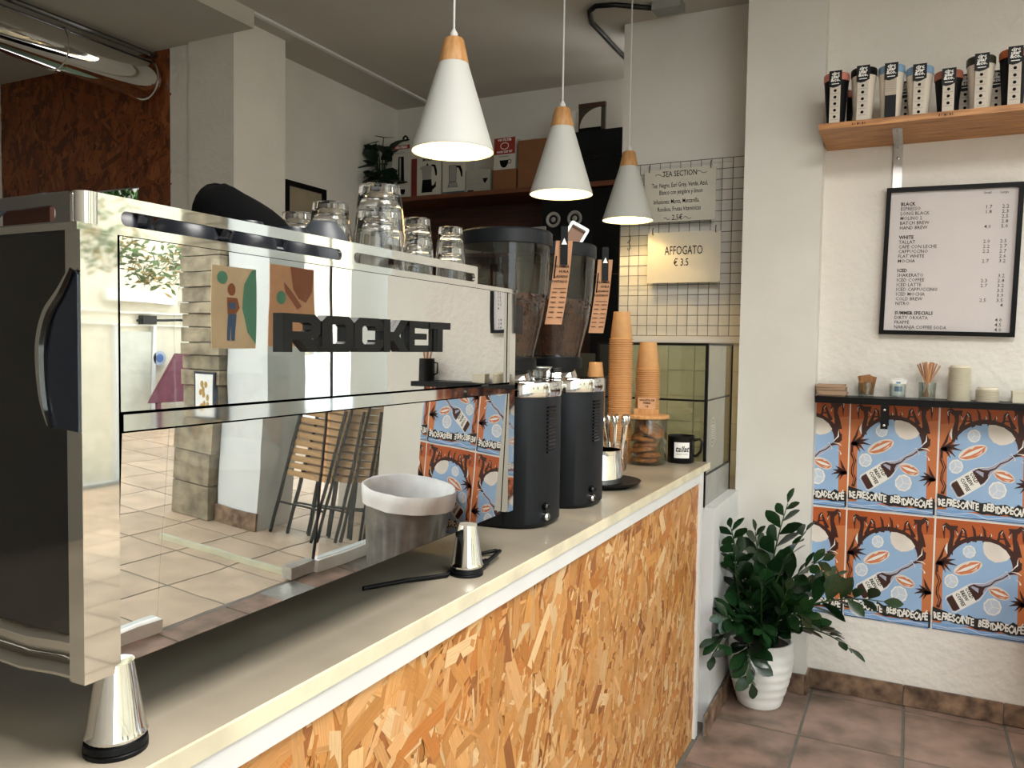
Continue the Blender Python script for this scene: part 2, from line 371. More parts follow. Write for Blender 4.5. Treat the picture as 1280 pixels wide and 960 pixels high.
# tiled splashback behind it
sb = struct('trim_2', B().box(-1.41, -.715, 4.085, 4.10, .9, 1.58), mat('cream_ledge', '#c9c2ad', .5))
TG = mat('olive_glazed_tile', '#e2e1cd', .2, vs=4, col2='#d3d2ba', bump=.1, bs=6, rand=.05)
for i in range(5):
    for j in range(5): B().box(-1.40+i*.137, -1.268+i*.137, 4.078, 4.085, .92+j*.13, 1.046+j*.13).done('tile', TG, sb, bevel=.002, seg=1)
struct('trim_3', B().box(-1.41, -.715, 4.07, 4.10, 1.58, 1.60), WHITE)

# ================================================================== SHOPFRONT, STREET (seen in the mirror panels)
XS = 1.4
struct('pavement', B().box(XS, 6.3, -3, 12, -.06, -.004), GROUT)
pave = bpy.data.objects['pavement']
tile_grid(pave, [XS+.01+.42*k for k in range(0, 12)], [-.4+.42*k for k in range(0, 25)], TILE_OUT, .012)
wf = struct('window_1', B().box(XS-.02, XS+.05, -1.8, 2.55, 0, .06).box(XS-.03, XS+.03, -1.8, 4.9, 3.0, ZC).box(XS-.02, XS+.05, 3.64, 4.9, 0, .07), mat('window_frame_white', '#d9d6cf', .4))
for y0, y1 in ((-1.78, .3), (.32, 2.54), (3.66, 4.88)): B().box(XS, XS+.008, y0, y1, .07, 3.0).done('pane', PANE, wf)
for y in (-1.8, .3, 4.88): B().box(XS-.02, XS+.03, y, y+.03, .06, 3.0).done('mullion', MATS['window_frame_white'], wf)
B().box(XS+.01, XS+.011, 2.55, 2.551, .0, .01)
gd = struct('door_1', B().box(XS, XS+.01, 2.545, 3.62, .004, 2.998), PANE)
B().box(XS-.03, XS+.04, 3.40, 3.60, .02, .09).done('patch_fitting', BRUSH, gd, bevel=.004)
B().box(XS-.22, XS-.02, 3.18, 3.44, .0, .006).done('floor_plate', BRUSH, gd, bevel=.002)
B().box(XS-.002, XS+.012, 3.617, 3.626, .02, 2.98).done('edge_seal', BLACKM, gd)
for y in (3.60, 3.59): B().tube([(XS-.04, 3.35, 1.0), (XS-.04, 3.35, 1.25)], .01)
struct('trim_4', B().box(1.5, 2.5, 3.47, 3.50, 0, .03), mat('threshold_stone', '#c9c2a6', .5))
# the two posters on the door glass
def glass_poster(label, y0, y1, z0, z1, kind):
    g = thing('door_poster', label, 'poster', (XS-.004, y0-.05, z0)); w, h = y1-y0, z1-z0; M = frame((0, w, 0), (0, -1, 0), (0, 0, 1)) @ Matrix.Translation((w, 0, 0)) @ Matrix.Diagonal((-1, 1, 1, 1))
    b = B(); b.mi = 0; b.box(-.001, .001, 0, w, 0, h)
    b.done('sheet', mat('poster_sand' if kind else 'poster_ivory', '#d9a97f' if kind else '#e3cfa8', .5), g)
    b = B(); b.M = Matrix.Translation((-.0015, 0, 0)); GRN = mat('poster_green', '#5fa083', .5); SK = mat('poster_brown', '#9b6040', .5); BL = mat('poster_blue', '#4c6a8c', .5)
    if kind:
        b.mi = 1; b.shape([(w*.45, h), (w*.5, h*.72), (w*.62, h*.6), (w*.8, h*.55), (w*.95, h*.7), (w, h)], M, .001)
        b.shape([(w*.3, h*.8), (w*.5, h*.66), (w*.7, h*.5), (w*.6, h*.46), (w*.35, h*.66)], M, .0015); b.mi = 0; b.shape(circ(w*.25, h*.6, .035), M, .0015)
    else:
        b.mi = 0; b.shape([(w, h*.05), (w*.78, h*.2), (w*.66, h*.5), (w*.72, h*.8), (w*.9, h*.98), (w, h)], M, .001); b.shape(circ(w*.22, h*.86, .03), M, .001)
        b.mi = 1; b.shape(circ(w*.42, h*.72, .025, .03), M, .001); b.shape([(w*.32, h*.62), (w*.55, h*.62), (w*.6, h*.5), (w*.5, h*.42), (w*.34, h*.42)], M, .001)
        b.mi = 2; b.shape([(w*.35, h*.42), (w*.52, h*.42), (w*.5, h*.1), (w*.43, h*.1), (w*.42, h*.3), (w*.4, h*.1), (w*.34, h*.1)], M, .0015)
        b.shape([(w*.36, h*.56), (w*.5, h*.56), (w*.5, h*.48), (w*.36, h*.48)], M, .0016)
    b.done('print', [GRN, SK, BL], g, norm=False)
glass_poster('portrait poster of a child with a green circle taped on the door glass', 2.80, 3.08, 1.52, 1.91, 0)
glass_poster('sand coloured poster with brown hands taped on the door glass', 3.17, 3.52, 1.53, 1.95, 1)
# porch: pillars and beige wall
struct('wall_porch', B().box(.87, 2.25, 4.9, 5.05, 0, 3.6), PLAST2); struct('wall_return', B().box(.87, 1.33, 4.1, 4.9, 0, 3.4), PLAST2)
pw = struct('window_2', B().box(1.5, 1.54, 4.86, 4.9, 1.0, 3.0).box(1.84, 1.88, 4.86, 4.9, 1.0, 3.0).box(1.54, 1.84, 4.86, 4.9, 1.70, 1.75).box(1.54, 1.84, 4.86, 4.9, 1.0, 1.06), WHITE)
B().box(1.54, 1.84, 4.88, 4.89, 1.06, 3.0).done('pane', mat('brown_blind', '#8d8172', .5), pw)
struct('pillar', B().box(2.22, 2.57, 3.99, 4.34, 0, 3.6), WHITE, bevel=.01)
bb = struct('baseboard_pillar', B().box(2.21, 2.58, 3.975, 3.992, 0, .12), SKIRT)
sp_ = struct('stone_pier', B().box(2.62, 2.92, 3.97, 4.27, 0, 3.6), GROUT); rnd = random.Random(4)
ST = mat('rough_stone', '#a5957c', .85, vs=10, col2='#6f6454', bump=.8, bs=25, bd=.01, rand=.12)
z = 0
while z < 3.4:
    h = rnd.uniform(.05, .11) if z > 1.1 else rnd.uniform(.2, .35); k = rnd.uniform(0, .03)
    B().box(2.60-k, 2.94, 3.94-rnd.uniform(0, .03), 4.29, z+.004, z+h-.004).done('stone', ST, sp_, bevel=.01, seg=1); z += h
# opposite side of the street
fac = struct('facade', B().box(6.3, 6.6, -4, 14, 0, 5.2), mat('cream_render', '#d8cdb6', .8, var=.05))
b = B()
for z in (1.72, 1.86): b.box(6.27, 6.3, -4, 14, z, z+.02)
b.box(6.2, 6.3, 5.8, 6.7, 1.98, 2.06).box(6.22, 6.3, 5.8, 6.7, 2.06, 2.1); b.done('moulding', mat('pale_moulding', '#e7e2d4', .7), fac)
DR = mat('grey_door_paint', '#c6c3b4', .6); SH = mat('slate_shutter', '#5b6a78', .6)
for y0 in (5.98, 2.4, 9.2): B().box(6.26, 6.3, y0, y0+.42, 0, 1.66).done('door', DR, fac, bevel=.01); B().box(6.24, 6.3, y0-.05, y0-.01, 0, 1.72).box(6.24, 6.3, y0+.43, y0+.47, 0, 1.72).done('door_frame', WHITE, fac)
for y0 in (6.9, 7.9, 4.2, 0.8, -1.4):
    wo_ = B().box(6.25, 6.3, y0, y0+.5, 2.05, 3.2).done('window', SH, fac)
    for k in range(7): B().tube([(6.2, y0+.03+k*.073, 2.05), (6.2, y0+.03+k*.073, 2.5)], .008, 5).done('railing_bar', BLACKM, wo_)
    B().box(6.17, 6.3, y0-.08, y0+.58, 1.98, 2.04).done('sill', WHITE, wo_)
b = B(); b.tube([(6.24, 6.2, 1.78), (6.24, 6.8, 1.8), (6.24, 7.4, 1.7)], .015); b.box(6.2, 6.28, 6.25, 6.42, 1.74, 1.84); tag(b.done('street_cable', BLACKM), 'black cable and box strung along the cream facade across the street', 'cable')
b = B(); M = frame((6.25, 6.5, 1.35), (0, -1, 0), (0, 0, 1)); b.mi = 0; b.shape(circ(0, 0, .085), M, ext=.01); b.mi = 1; b.shape(circ(0, 0, .05), M, .0115); tag(b.done('street_sign', [mat('sign_red_grey', '#a9b0c0', .5), mat('sign_blue', '#4c6aa0', .5)], norm=False), 'small round blue sign on the cream facade across the street', 'sign')
b = B(); b.mi = 0; M = FE(0, 0, 0)
b.shape([(0, 0), (.62, 0), (.95, .55), (.35, .55)], frame((5.9, 6.1, .86), (0, 1, 0), (0, 0, 1)), ext=.05); b.box(5.9, 5.94, 6.2, 6.24, 0, .87).box(5.9, 5.94, 6.6, 6.64, 0, .87)
tag(b.done('screen_panel', mat('burgundy_canvas', '#5e2535', .6)), 'burgundy slanted canvas screen on the far side of the street', 'awning')
# tree branches hanging over the street
tr = thing('street_tree', 'leafy tree branches hanging over the street outside', 'tree', (4.6, 4.3, 0)); rnd = random.Random(9)
b = B().tube([(0, -.9, 0), (0, -.85, 1.6), (0, -.6, 2.6), (0, 0, 3.3)], [.07, .06, .05, .03]); b.done('trunk', mat('bark', '#5d4a38', .9), tr)
b = B()
for (x, y, z, s_) in ((0, .1, 2.5, .34), (.1, .5, 2.35, .28), (0, .75, 2.15, .2), (0, -.4, 2.7, .5), (0, .2, 3.2, .6), (.1, 1.15, 2.3, .22)):
    for i in range(int(620*s_)+60):
        p = Vector((x, y, z))+Vector((rnd.gauss(0, s_*.5), rnd.gauss(0, s_*.5), rnd.gauss(0, s_*.4))); d = Vector((rnd.gauss(0, 1), rnd.gauss(0, 1), rnd.gauss(-.3, 1))).normalized(); e = d.orthogonal().normalized()
        q = rnd.uniform(.03, .06); b.mi = int(rnd.random() < .35); b.poly([p, p+d*q+e*q*.35, p+d*q*2, p+d*q-e*q*.35])
b.done('foliage', [mat('olive_leaf', '#5d7038', .6, var=.3), mat('amber_leaf', '#a8894a', .6, var=.2)], tr, kind='stuff')
# parked car
car = thing('parked_car', 'silver white car parked across the street', 'car', (4.9, 8.6, 0), pi/2)
b = B(); rings = []
prof = [(-2.1, .35, .62, .75), (-2.0, .28, .86, .82), (-1.3, .25, .98, .86), (-.75, .25, 1.36, .84), (.2, .25, 1.46, .84), (.9, .25, 1.30, .85), (1.6, .25, .95, .86), (2.05, .28, .86, .82), (2.15, .35, .6, .75)]
for (x, z0, z1, hw) in prof:
    t = .72 if z1 > 1.1 else .93
    rings.append([b.v(p) for p in ((x, -hw, z0), (x, hw, z0), (x, hw, min(z1, .88)), (x, hw*t, z1), (x, -hw*t, z1), (x, -hw, min(z1, .88)))])
for a, c in zip(rings, rings[1:]):
    for i in range(6): b.face((a[i], a[(i+1) % 6], c[(i+1) % 6], c[i]))
b.face(rings[0][::-1]); b.face(rings[-1]); b.done('body', mat('car_paint', '#dfe3e6', .2, coat=.6), car, bevel=.03)
for s_ in (-1, 1):
    b = B(); b.M = Matrix.Translation((0, s_*.0, 0)); y1, y2 = s_*.862, s_*.66
    b.poly([(-1.15, y1, .93), (1.35, y1, .93), (.85, y2, 1.28), (.15, y2, 1.40), (-.7, y2, 1.32)]); b.done('side_window', BLACKG, car)
for x in (-1.35, 1.35):
    for s_ in (-1, 1):
        b = B(); b.M = Matrix.Translation((x, s_*.78, .32)) @ Matrix.Rotation(pi/2, 4, 'X'); b.lathe([(.2, -.1), (.32, -.1), (.32, .1), (.2, .1)], 20).done('wheel', BLACKP, car)
# folded chairs leaning in the porch
SLAT = mat('chair_slat_wood', '#b88c58', .5, col2='#96693a', vs=9, stretch=(1, 6, 6))
ch = thing('folding_chair', 'folded slatted chair leaning in the porch, first of the row', 'chair', (1.95, 4.06, 0), 0, 'folded chairs in the porch')
for s_ in (-.2, .2):
    B().tube([(s_, 0, .01), (s_, .28, .95)], .011, 6).done('leg', BLACKM, ch); B().tube([(s_*.9, -.03, .01), (s_*.9, .22, .86)], .011, 6).done('leg', BLACKM, ch)
for k in range(11):
    t = .40+.05*k; B().box(-.2, .2, -.008, .008, -.019, .019).done('slat', SLAT, ch).matrix_local = Matrix.Translation((0, .28*t/.95*1.0-.014, t)) @ Matrix.Rotation(radians(-16), 4, 'X')
B().tube([(-.2, .06, .2), (.2, .06, .2)], .008, 6).done('stretcher', BLACKM, ch)
for i in range(1, 5):
    copy_tree(ch, loc=(1.95-.115*i, 4.06+.08*i, 0), rz=-.15*i, label='folded slatted chair leaning in the porch, %s of the row' % ('second', 'third', 'fourth', 'last')[i-1])
# floral picture hung on the stone pier
g = thing('floral_picture', 'dark framed floral picture hung on the stone pier outside', 'picture', (2.70, 3.90, 1.19))
B().box(-.10, .10, 0, .03, -.16, .16).done('frame', mat('navy_case', '#23283a', .4), g, bevel=.004)
B().box(-.085, .085, -.003, 0, -.145, .145).done('panel', PAPER, g)
b = B(); M = FS(0, -.0035, 0); rnd = random.Random(5)
for k in range(12): b.shape(circ(rnd.uniform(-.04, .04), rnd.uniform(-.11, .09), .016, .024, 8), M, .0002*k)
b.done('floral_print', mat('flower_ochre', '#b08b4e', .6), g, norm=False)
# bin
bn = thing('waste_bin', 'galvanised ribbed waste bin with a white liner by the poster wall', 'bin', (.735, 3.585, 0))
ZN = mat('galvanised_zinc', (.27, .28, .275, 1), .42, .8, var=.15, vs=12)
b = B(); b.lathe([(.0, .01), (.195, .01), (.2, .02), (.2, .05), (.206, .055), (.206, .07), (.201, .08)]+[(.201+.0052*i, .08+.05*i) for i in range(1, 11)]+[(.262, .62), (.257, .62), (.25, .6), (.2, .03), (0, .03)], 144, mod=lambda a, z: 1+(.018*sin(a*18) if .09 < z < .50 else 0), caps=False)
b.bm.verts.ensure_lookup_table(); b.done('bucket', ZN, bn)
b = B(); b.lathe([(.226, .50), (.233, .56), (.240, .61), (.262, .646), (.272, .65), (.280, .635), (.279, .60), (.274, .56)], 60, mod=lambda a, z: 1+.012*sin(a*9+z*30)+.008*sin(a*23+z*60), caps=False); b.done('liner_bag', mat('white_liner', '#e6e6e6', .4, sub=.1), bn)

# ================================================================== COUNTER
ct = thing('worktop', 'long pale stone worktop with a worn cream edge', 'worktop', (0, 0, 1.065))
B().box(-1.7, -.727, -.9, 3.27, 0, .0245).done('slab', STONE, ct, bevel=.002)
B().box(-.727, -.7215, -.9, 3.272, -.001, .0235).done('edge_strip', CREAM, ct, bevel=.002)
cb = thing('counter_base', 'counter base clad in light chipboard with white trim', 'counter', (0, 0, 0))
B().box(-1.6, -.735, -.9, 3.157, .0, 1.064).done('carcass', mat('osb_light_base', '#a56c33', .6), cb)
B().box(-.735, -.725, -.9, 3.157, 1.027, 1.065).done('top_trim', WHITE, cb, bevel=.001)
B().box(-.76, -.722, 3.125, 3.165, .0, 1.065).done('corner_post', WHITE, cb, bevel=.001)
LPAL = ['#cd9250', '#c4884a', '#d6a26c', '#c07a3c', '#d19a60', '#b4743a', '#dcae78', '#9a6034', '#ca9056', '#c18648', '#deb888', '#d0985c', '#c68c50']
osb_flakes('flakes', FE(-.734, .35, .0), 2.775, 1.026, 9000, LPAL, cb, 1.15, 11)

# ================================================================== ESPRESSO MACHINE
XM = -.806
em = thing('espresso_machine', 'big polished steel espresso machine with mirror back on the worktop', 'espresso machine', (-.774, .546, 1.1084)); em.scale = (.96, .96, .96)
Mt = Matrix.Translation((-XM, -.569, -1.09))      # world -> local
def E_(): b = B(); b.M = Mt; return b
b = E_(); b.box(-1.36, -.86, .60, 1.61, 1.175, 1.66); b.done('body', DARKST, em, bevel=.006)
# upper mirror panel, lower mirror panel (leans, its foot further in)
def bowed(name, xb, xt, y0, y1, z0, z1, sag, n=24):
    b = E_(); rows = []
    for i in range(n+1):
        t = i/n; y = y0+(y1-y0)*t; o_ = -sag*(max(0, t-.45)/.55)**2
        rows.append([b.v(p) for p in ((xb+o_, y, z0), (xt+o_, y, z1), (xt-.02, y, z1), (xb-.02, y, z0))])
    for a, c in zip(rows, rows[1:]):
        for i in range(4): b.face((a[i], a[(i+1) % 4], c[(i+1) % 4], c[i]))
    b.face(rows[0][::-1]); b.face(rows[-1]); return b.done(name, MIRROR, em)
bowed('upper_panel', XM, XM, .620, 1.603, 1.468, 1.6675, .0065)
bowed('lower_panel', XM-.0115, XM+.0015, .620, 1.603, 1.170, 1.4435, .0045)
b = E_(); b.box(-.83, XM+.0045, .620, 1.603, 1.446, 1.465); b.done('middle_strip', STEEL, em, bevel=.003)
b = E_(); b.box(-.83, XM+.001, .571, .6165, 1.168, 1.668); b.done('corner_strip', STEEL, em, bevel=.004, seg=3)
b = E_(); b.box(-.83, XM+.001, 1.6055, 1.633, 1.175, 1.668); b.done('corner_strip', STEEL, em, bevel=.004, seg=3)
b = E_(); b.box(-1.38, XM+.003, .566, 1.636, 1.668, 1.676); b.done('top_lip', STEEL, em, bevel=.002)
# side: panel with a painted dim reflection, curved inset, chrome foot moulding
b = E_(); b.box(-1.36, -.83, .574, .60, 1.22, 1.668); b.done('side_panel', DARKST, em, bevel=.003)
XZ0 = [(-.812, 1.625), (-.83, 1.60), (-.850, 1.578), (-.861, 1.55), (-.864, 1.52), (-.861, 1.48), (-.852, 1.452), (-.812, 1.449)]
XZ = []
for i in range(len(XZ0)-2):
    p0, p1, p2, p3 = XZ0[max(i-1, 0)], XZ0[i], XZ0[i+1], XZ0[min(i+2, 6)]
    for k in range(4):
        t = k/4; XZ.append(tuple(.5*(2*p1[j]+(p2[j]-p0[j])*t+(2*p0[j]-5*p1[j]+4*p2[j]-p3[j])*t*t+(3*p1[j]-p0[j]-3*p2[j]+p3[j])*t**3) for j in (0, 1)))
XZ.append(XZ0[6]); NX = len(XZ); WX = [sin(pi*(k+.6)/NX) for k in range(NX)]
b = E_(); Ms = FS(0, .572, 0)
b.shape(XZ+[(-.808, 1.449), (-.808, 1.62)], Ms, ext=.003); b.done('side_inset', mat('blue_black_inset', '#1c2330', .2, var=.1), em)  # blue-black curved shape at the front of the side panel
b = E_(); b.shape(stroke(XZ, [.002+.006*q for q in WX]), FS(0, .569, 0), ext=.002); b.done('inset_edge', BLACKG, em)
b = E_(); b.shape(stroke([(x-.0065*q-.001, z+.002) for (x, z), q in zip(XZ, WX)], [.001+.006*q for q in WX]), FS(0, .568, 0), ext=.004); b.done('inset_trim', STEEL, em)
b = E_(); prof = [(.600, 1.228), (.580, 1.215), (.578, 1.200), (.584, 1.192), (.572, 1.182), (.571, 1.172), (.60, 1.166)]
rings = [[b.v((x, y, z+ (x-XM)*k)) for (y, z) in prof] for x, k in ((XM-.005, 0), (-.86, .03), (-.92, .06), (-1.0, .02), (-1.36, 0))]
for a, c in zip(rings, rings[1:]):
    for i in range(len(prof)-1): b.face((a[i], a[i+1], c[i+1], c[i]))
b.done('foot_moulding', STEEL, em, ang=80)
# cup rail: plates with slots
b = E_(); out = rrect(.585, 1.676, 1.455, 1.7115, .004); s1 = rrect(.622, 1.6795, 1.015, 1.6965, .008); s2 = rrect(1.046, 1.6795, 1.444, 1.6965, .008)
b.shape([out, s1[::-1], s2[::-1]], FE(XM-.006, 0, 0), ext=.006)
b.done('cup_rail', STEEL, em)
b = E_(); b.shape([rrect(-1.36, 1.676, -.825, 1.7115, .004), rrect(-1.2, 1.6795, -.85, 1.6975, .008)[::-1]], FS(0, .580, 0), ext=.006); b.done('cup_rail', mat('rail_steel_shaded', (.4, .4, .41, 1), .1, 1), em)  # same rail steel, with shade put into its colour on the side run
b = E_(); b.lathe([(.0135, 1.676), (.0135, 1.7115)], 16, (-.8185, .588, 0)); b.done('rail_corner', STEEL, em)
b = E_(); b.box(-1.3, -.83, .62, 1.60, 1.676, 1.679); b.done('cup_tray', mat('dark_tray', '#20242a', .35), em)
# feet
for (x, y) in ((-.822, .622), (-.822, 1.452), (-1.28, .66), (-1.28, 1.5)):
    b = E_(); b.lathe([(.021, 1.176), (.033, 1.098), (.0355, 1.092), (.032, 1.085)], 32, (x, y, 0)); ft = b.done('foot', STEEL, em)
    b = E_(); b.lathe([(.027, 1.086), (.0345, 1.084), (.0355, 1.078), (.034, 1.0765), (.0355, 1.075), (.035, 1.0693)], 32, (x, y, 0)); b.done('foot_pad', BLACKP, ft)
b = E_(); b.box(-1.3, -.86, .7, 1.55, 1.15, 1.175); b.done('drip_tray', BLACKP, em, bevel=.004)
b = E_(); b.tube([(-1.06, .62, 1.69), (-1.04, .64, 1.722), (-1.00, .66, 1.732), (-.965, .67, 1.728), (-.94, .68, 1.70)], .005, 8); b.done('hose', mat('grey_hose', '#34383c', .5), em)
tag(B().tube([(-.90, 1.20, 1.095), (-.86, 1.28, 1.095), (-.81, 1.35, 1.095), (-.835, 1.44, 1.095), (-.83, 1.52, 1.096), (-.805, 1.55, 1.10), (-.785, 1.53, 1.106), (-.775, 1.48, 1.106), (-.775, 1.43, 1.098)], .0045, 8).tube([(-.775, 1.45, 1.103), (-.775, 1.42, 1.098)], .008, 8).done('power_cable', BLACKP, ang=60), 'black power cable curling behind the right foot of the espresso machine', 'cable')
# raised lettering
lt = {'R': [[(0, 0), (.24, 0), (.24, .32), (.42, .32), (.68, 0), (1, 0), (.74, .36), (.86, .38), (.97, .5), (.97, .84), (.82, 1), (0, 1)], [(.24, .54), (.24, .78), (.66, .78), (.74, .73), (.74, .59), (.66, .54)]],
      'O': [[(.16, 0), (.84, 0), (1, .16), (1, .84), (.84, 1), (.16, 1), (0, .84), (0, .16)], [(.26, .3), (.26, .7), (.32, .77), (.68, .77), (.74, .7), (.74, .3), (.68, .23), (.32, .23)]],
      'C': [[(.16, 0), (.84, 0), (1, .16), (1, .36), (.74, .36), (.74, .3), (.68, .23), (.32, .23), (.26, .3), (.26, .7), (.32, .77), (.68, .77), (.74, .7), (.74, .64), (1, .64), (1, .84), (.84, 1), (.16, 1), (0, .84), (0, .16)]],
      'K': [[(0, 0), (.25, 0), (.25, .34), (.38, .34), (.66, 0), (1, 0), (.6, .5), (.98, 1), (.66, 1), (.38, .62), (.25, .62), (.25, 1), (0, 1)]],
      'E': [[(0, 0), (.95, 0), (.95, .22), (.26, .22), (.26, .4), (.86, .4), (.86, .6), (.26, .6), (.26, .78), (.95, .78), (.95, 1), (0, 1)]],
      'T': [[(.36, 0), (.62, 0), (.62, .77), (1, .77), (1, 1), (0, 1), (0, .77), (.36, .77)]]}
up = [o for o in em.children if o.name == 'upper_panel'][0]
y = .873; wl = [.089, .082, .083, .080, .070, .078]; gap = -.001
tot = sum(wl)
for c_, wd in zip('ROCKET', wl):
    wd *= .46/tot*.985; b = E_(); b.shape([[(p[0]*wd, p[1]*.0555) for p in lp] for lp in lt[c_]], FE(XM, y, 1.5365), ext=.009)
    b.done('letter', mat('letter_black', '#050505', .42, var=.05, spec=.25), up, bevel=.0022, seg=2); y += wd+.0015

# ------------------------------------------------------------------ glasses, cups and cap on the machine
before = set(C.objects)
def tumbler(r0, r1, h):
    t = .0028; b = B(); n = 60; md = lambda a, z: 1+(.014*abs(sin(a*7))*max(0, min(1, (z-.01)/.02, (h*.8-z)/.02)))
    b.lathe([(0, .0), (r0*.7, .002), (r0, .0), (r0+.001, .006)]+[(r0+(r1-r0)*k/8, h*k/8) for k in range(1, 9)], n, mod=md, caps=False)
    b2 = [(r1-t*.7, h)]+[(r0+(r1-r0)*k/8-t, h*k/8) for k in range(7, 1, -1)]+[(r0*.7, .014), (0, .012)]
    b.lathe([(r1, h)]+b2, n, caps=False); bmesh.ops.remove_doubles(b.bm, verts=b.bm.verts, dist=.00005)
    return b
zt = 1.679
gl = []
for (x, y, r1, h, n, lab) in ((-1.20, 1.36, .046, .105, 2, 'nearest small stack behind the black cap'), (-1.05, 1.285, .047, .105, 2, 'second stack from the cap'), (-.872, 1.205, .050, .11, 2, 'tallest and nearest stack by the grey cup'),
                            (-.98, 1.49, .040, .10, 2, 'stack right of the tallest one'), (-.935, 1.56, .036, .088, 2, 'last stack at the far end of the machine')):
    me = None
    for k in range(n):
        o = tumbler(r1*.72, r1, h).done('glass_tumbler', GLASS, ang=50) if me is None else obj('glass_tumbler', me)
        me = o.data; o.location = (x, y, zt+h+k*.045); o.rotation_euler = (pi, 0, k*.2)
        tag(o, 'upturned fluted glass tumbler, %s of the %s' % (('bottom', 'top')[k], lab), 'glass', 'glass tumblers on the espresso machine')
CUPD = mat('dark_stoneware', '#3c4046', .45, var=.08); CUPB = mat('navy_stoneware', '#171b24', .35, var=.08)
def cup(x, y, z, r, h, m, lab, rz=0, tip=(pi, 0, 0)):
    g = thing('coffee_cup', lab, 'cup', (x, y, z), rz, 'dark cups on the espresso machine'); g.rotation_euler = (tip[0], tip[1], rz)
    b = B(); b.lathe([(0, 0), (r*.5, 0), (r*.55, .004), (r*.8, h*.3), (r*.95, h*.65), (r, h), (r-.003, h), (r*.9, h*.6), (r*.72, h*.3), (r*.45, .008), (0, .008)], 36, caps=False); b.done('bowl', m, g, ang=60)
    b = B(); b.tube([(r*.9, 0, h*.8), (r*1.3, 0, h*.82), (r*1.4, 0, h*.55), (r*1.15, 0, h*.3), (r*.8, 0, h*.3)], .004, 6); b.done('handle', m, g)
    return g
cup(-.90, 1.085, zt+.075, .047, .072, CUPD, 'grey stoneware cup upside down beside the tallest glass stack', 2.4)
cup(-.875, .98, zt+.05, .042, .048, CUPB, 'navy cup upside down in the rail, right of the black cap', 2.0)
cup(-.87, .88, zt+.045, .042, .043, CUPB, 'navy cup upside down under the front of the black cap', 1.2)
cup(-.88, .775, zt+.040, .045, .038, CUPB, 'navy cup upside down near the left end of the rail', .6)
cup(-.885, .675, zt+.036, .045, .034, CUPB, 'low navy cup upside down in the left corner of the rail', 0)
# black cap
g = thing('black_hat', 'black cloth cap lying on top of the espresso machine', 'cap', (-1.02, 1.03, 1.722), radians(50))
b = B(); rings = []; n = 28
for k in range(9):
    t = k/8; r = .076*cos(t*pi/2)**.95; z = .088*sin(t*pi/2)
    rings.append([b.v((r*cos(2*pi*i/n)*1.12-.02*t-(.02*t), r*sin(2*pi*i/n)*.95, z*(1+.22*cos(2*pi*i/n+pi)*(1-t)*t*2)+.004*sin(3*2*pi*i/n))) for i in range(n)])
for a, c in zip(rings, rings[1:]):
    for i in range(n): b.face((a[i], a[(i+1) % n], c[(i+1) % n], c[i]))
FAB = mat('black_felt', '#060607', .95, spec=.1, var=.2, bump=.3, bs=300); b.done('crown', FAB, g, ang=60)
b = B(); out = [b.v((.07+.09*cos(a)*1.0, .075*sin(a), -.012*abs(sin(a))-.006)) for a in [(-pi/2)+pi*i/14 for i in range(15)]]; inn = [b.v((.075*cos(a), .078*sin(a), .004)) for a in [(-pi/2)+pi*i/14 for i in range(15)]]
for i in range(14): b.face((inn[i], inn[i+1], out[i+1], out[i]))
b.done('brim', FAB, g)

for o in set(C.objects)-before:      # things standing on the machine's cup tray
    if o.parent is None: o.location = (o.location.x*.96, o.location.y*.96, o.location.z*.96+.062); o.scale = (.96, .96, .96)
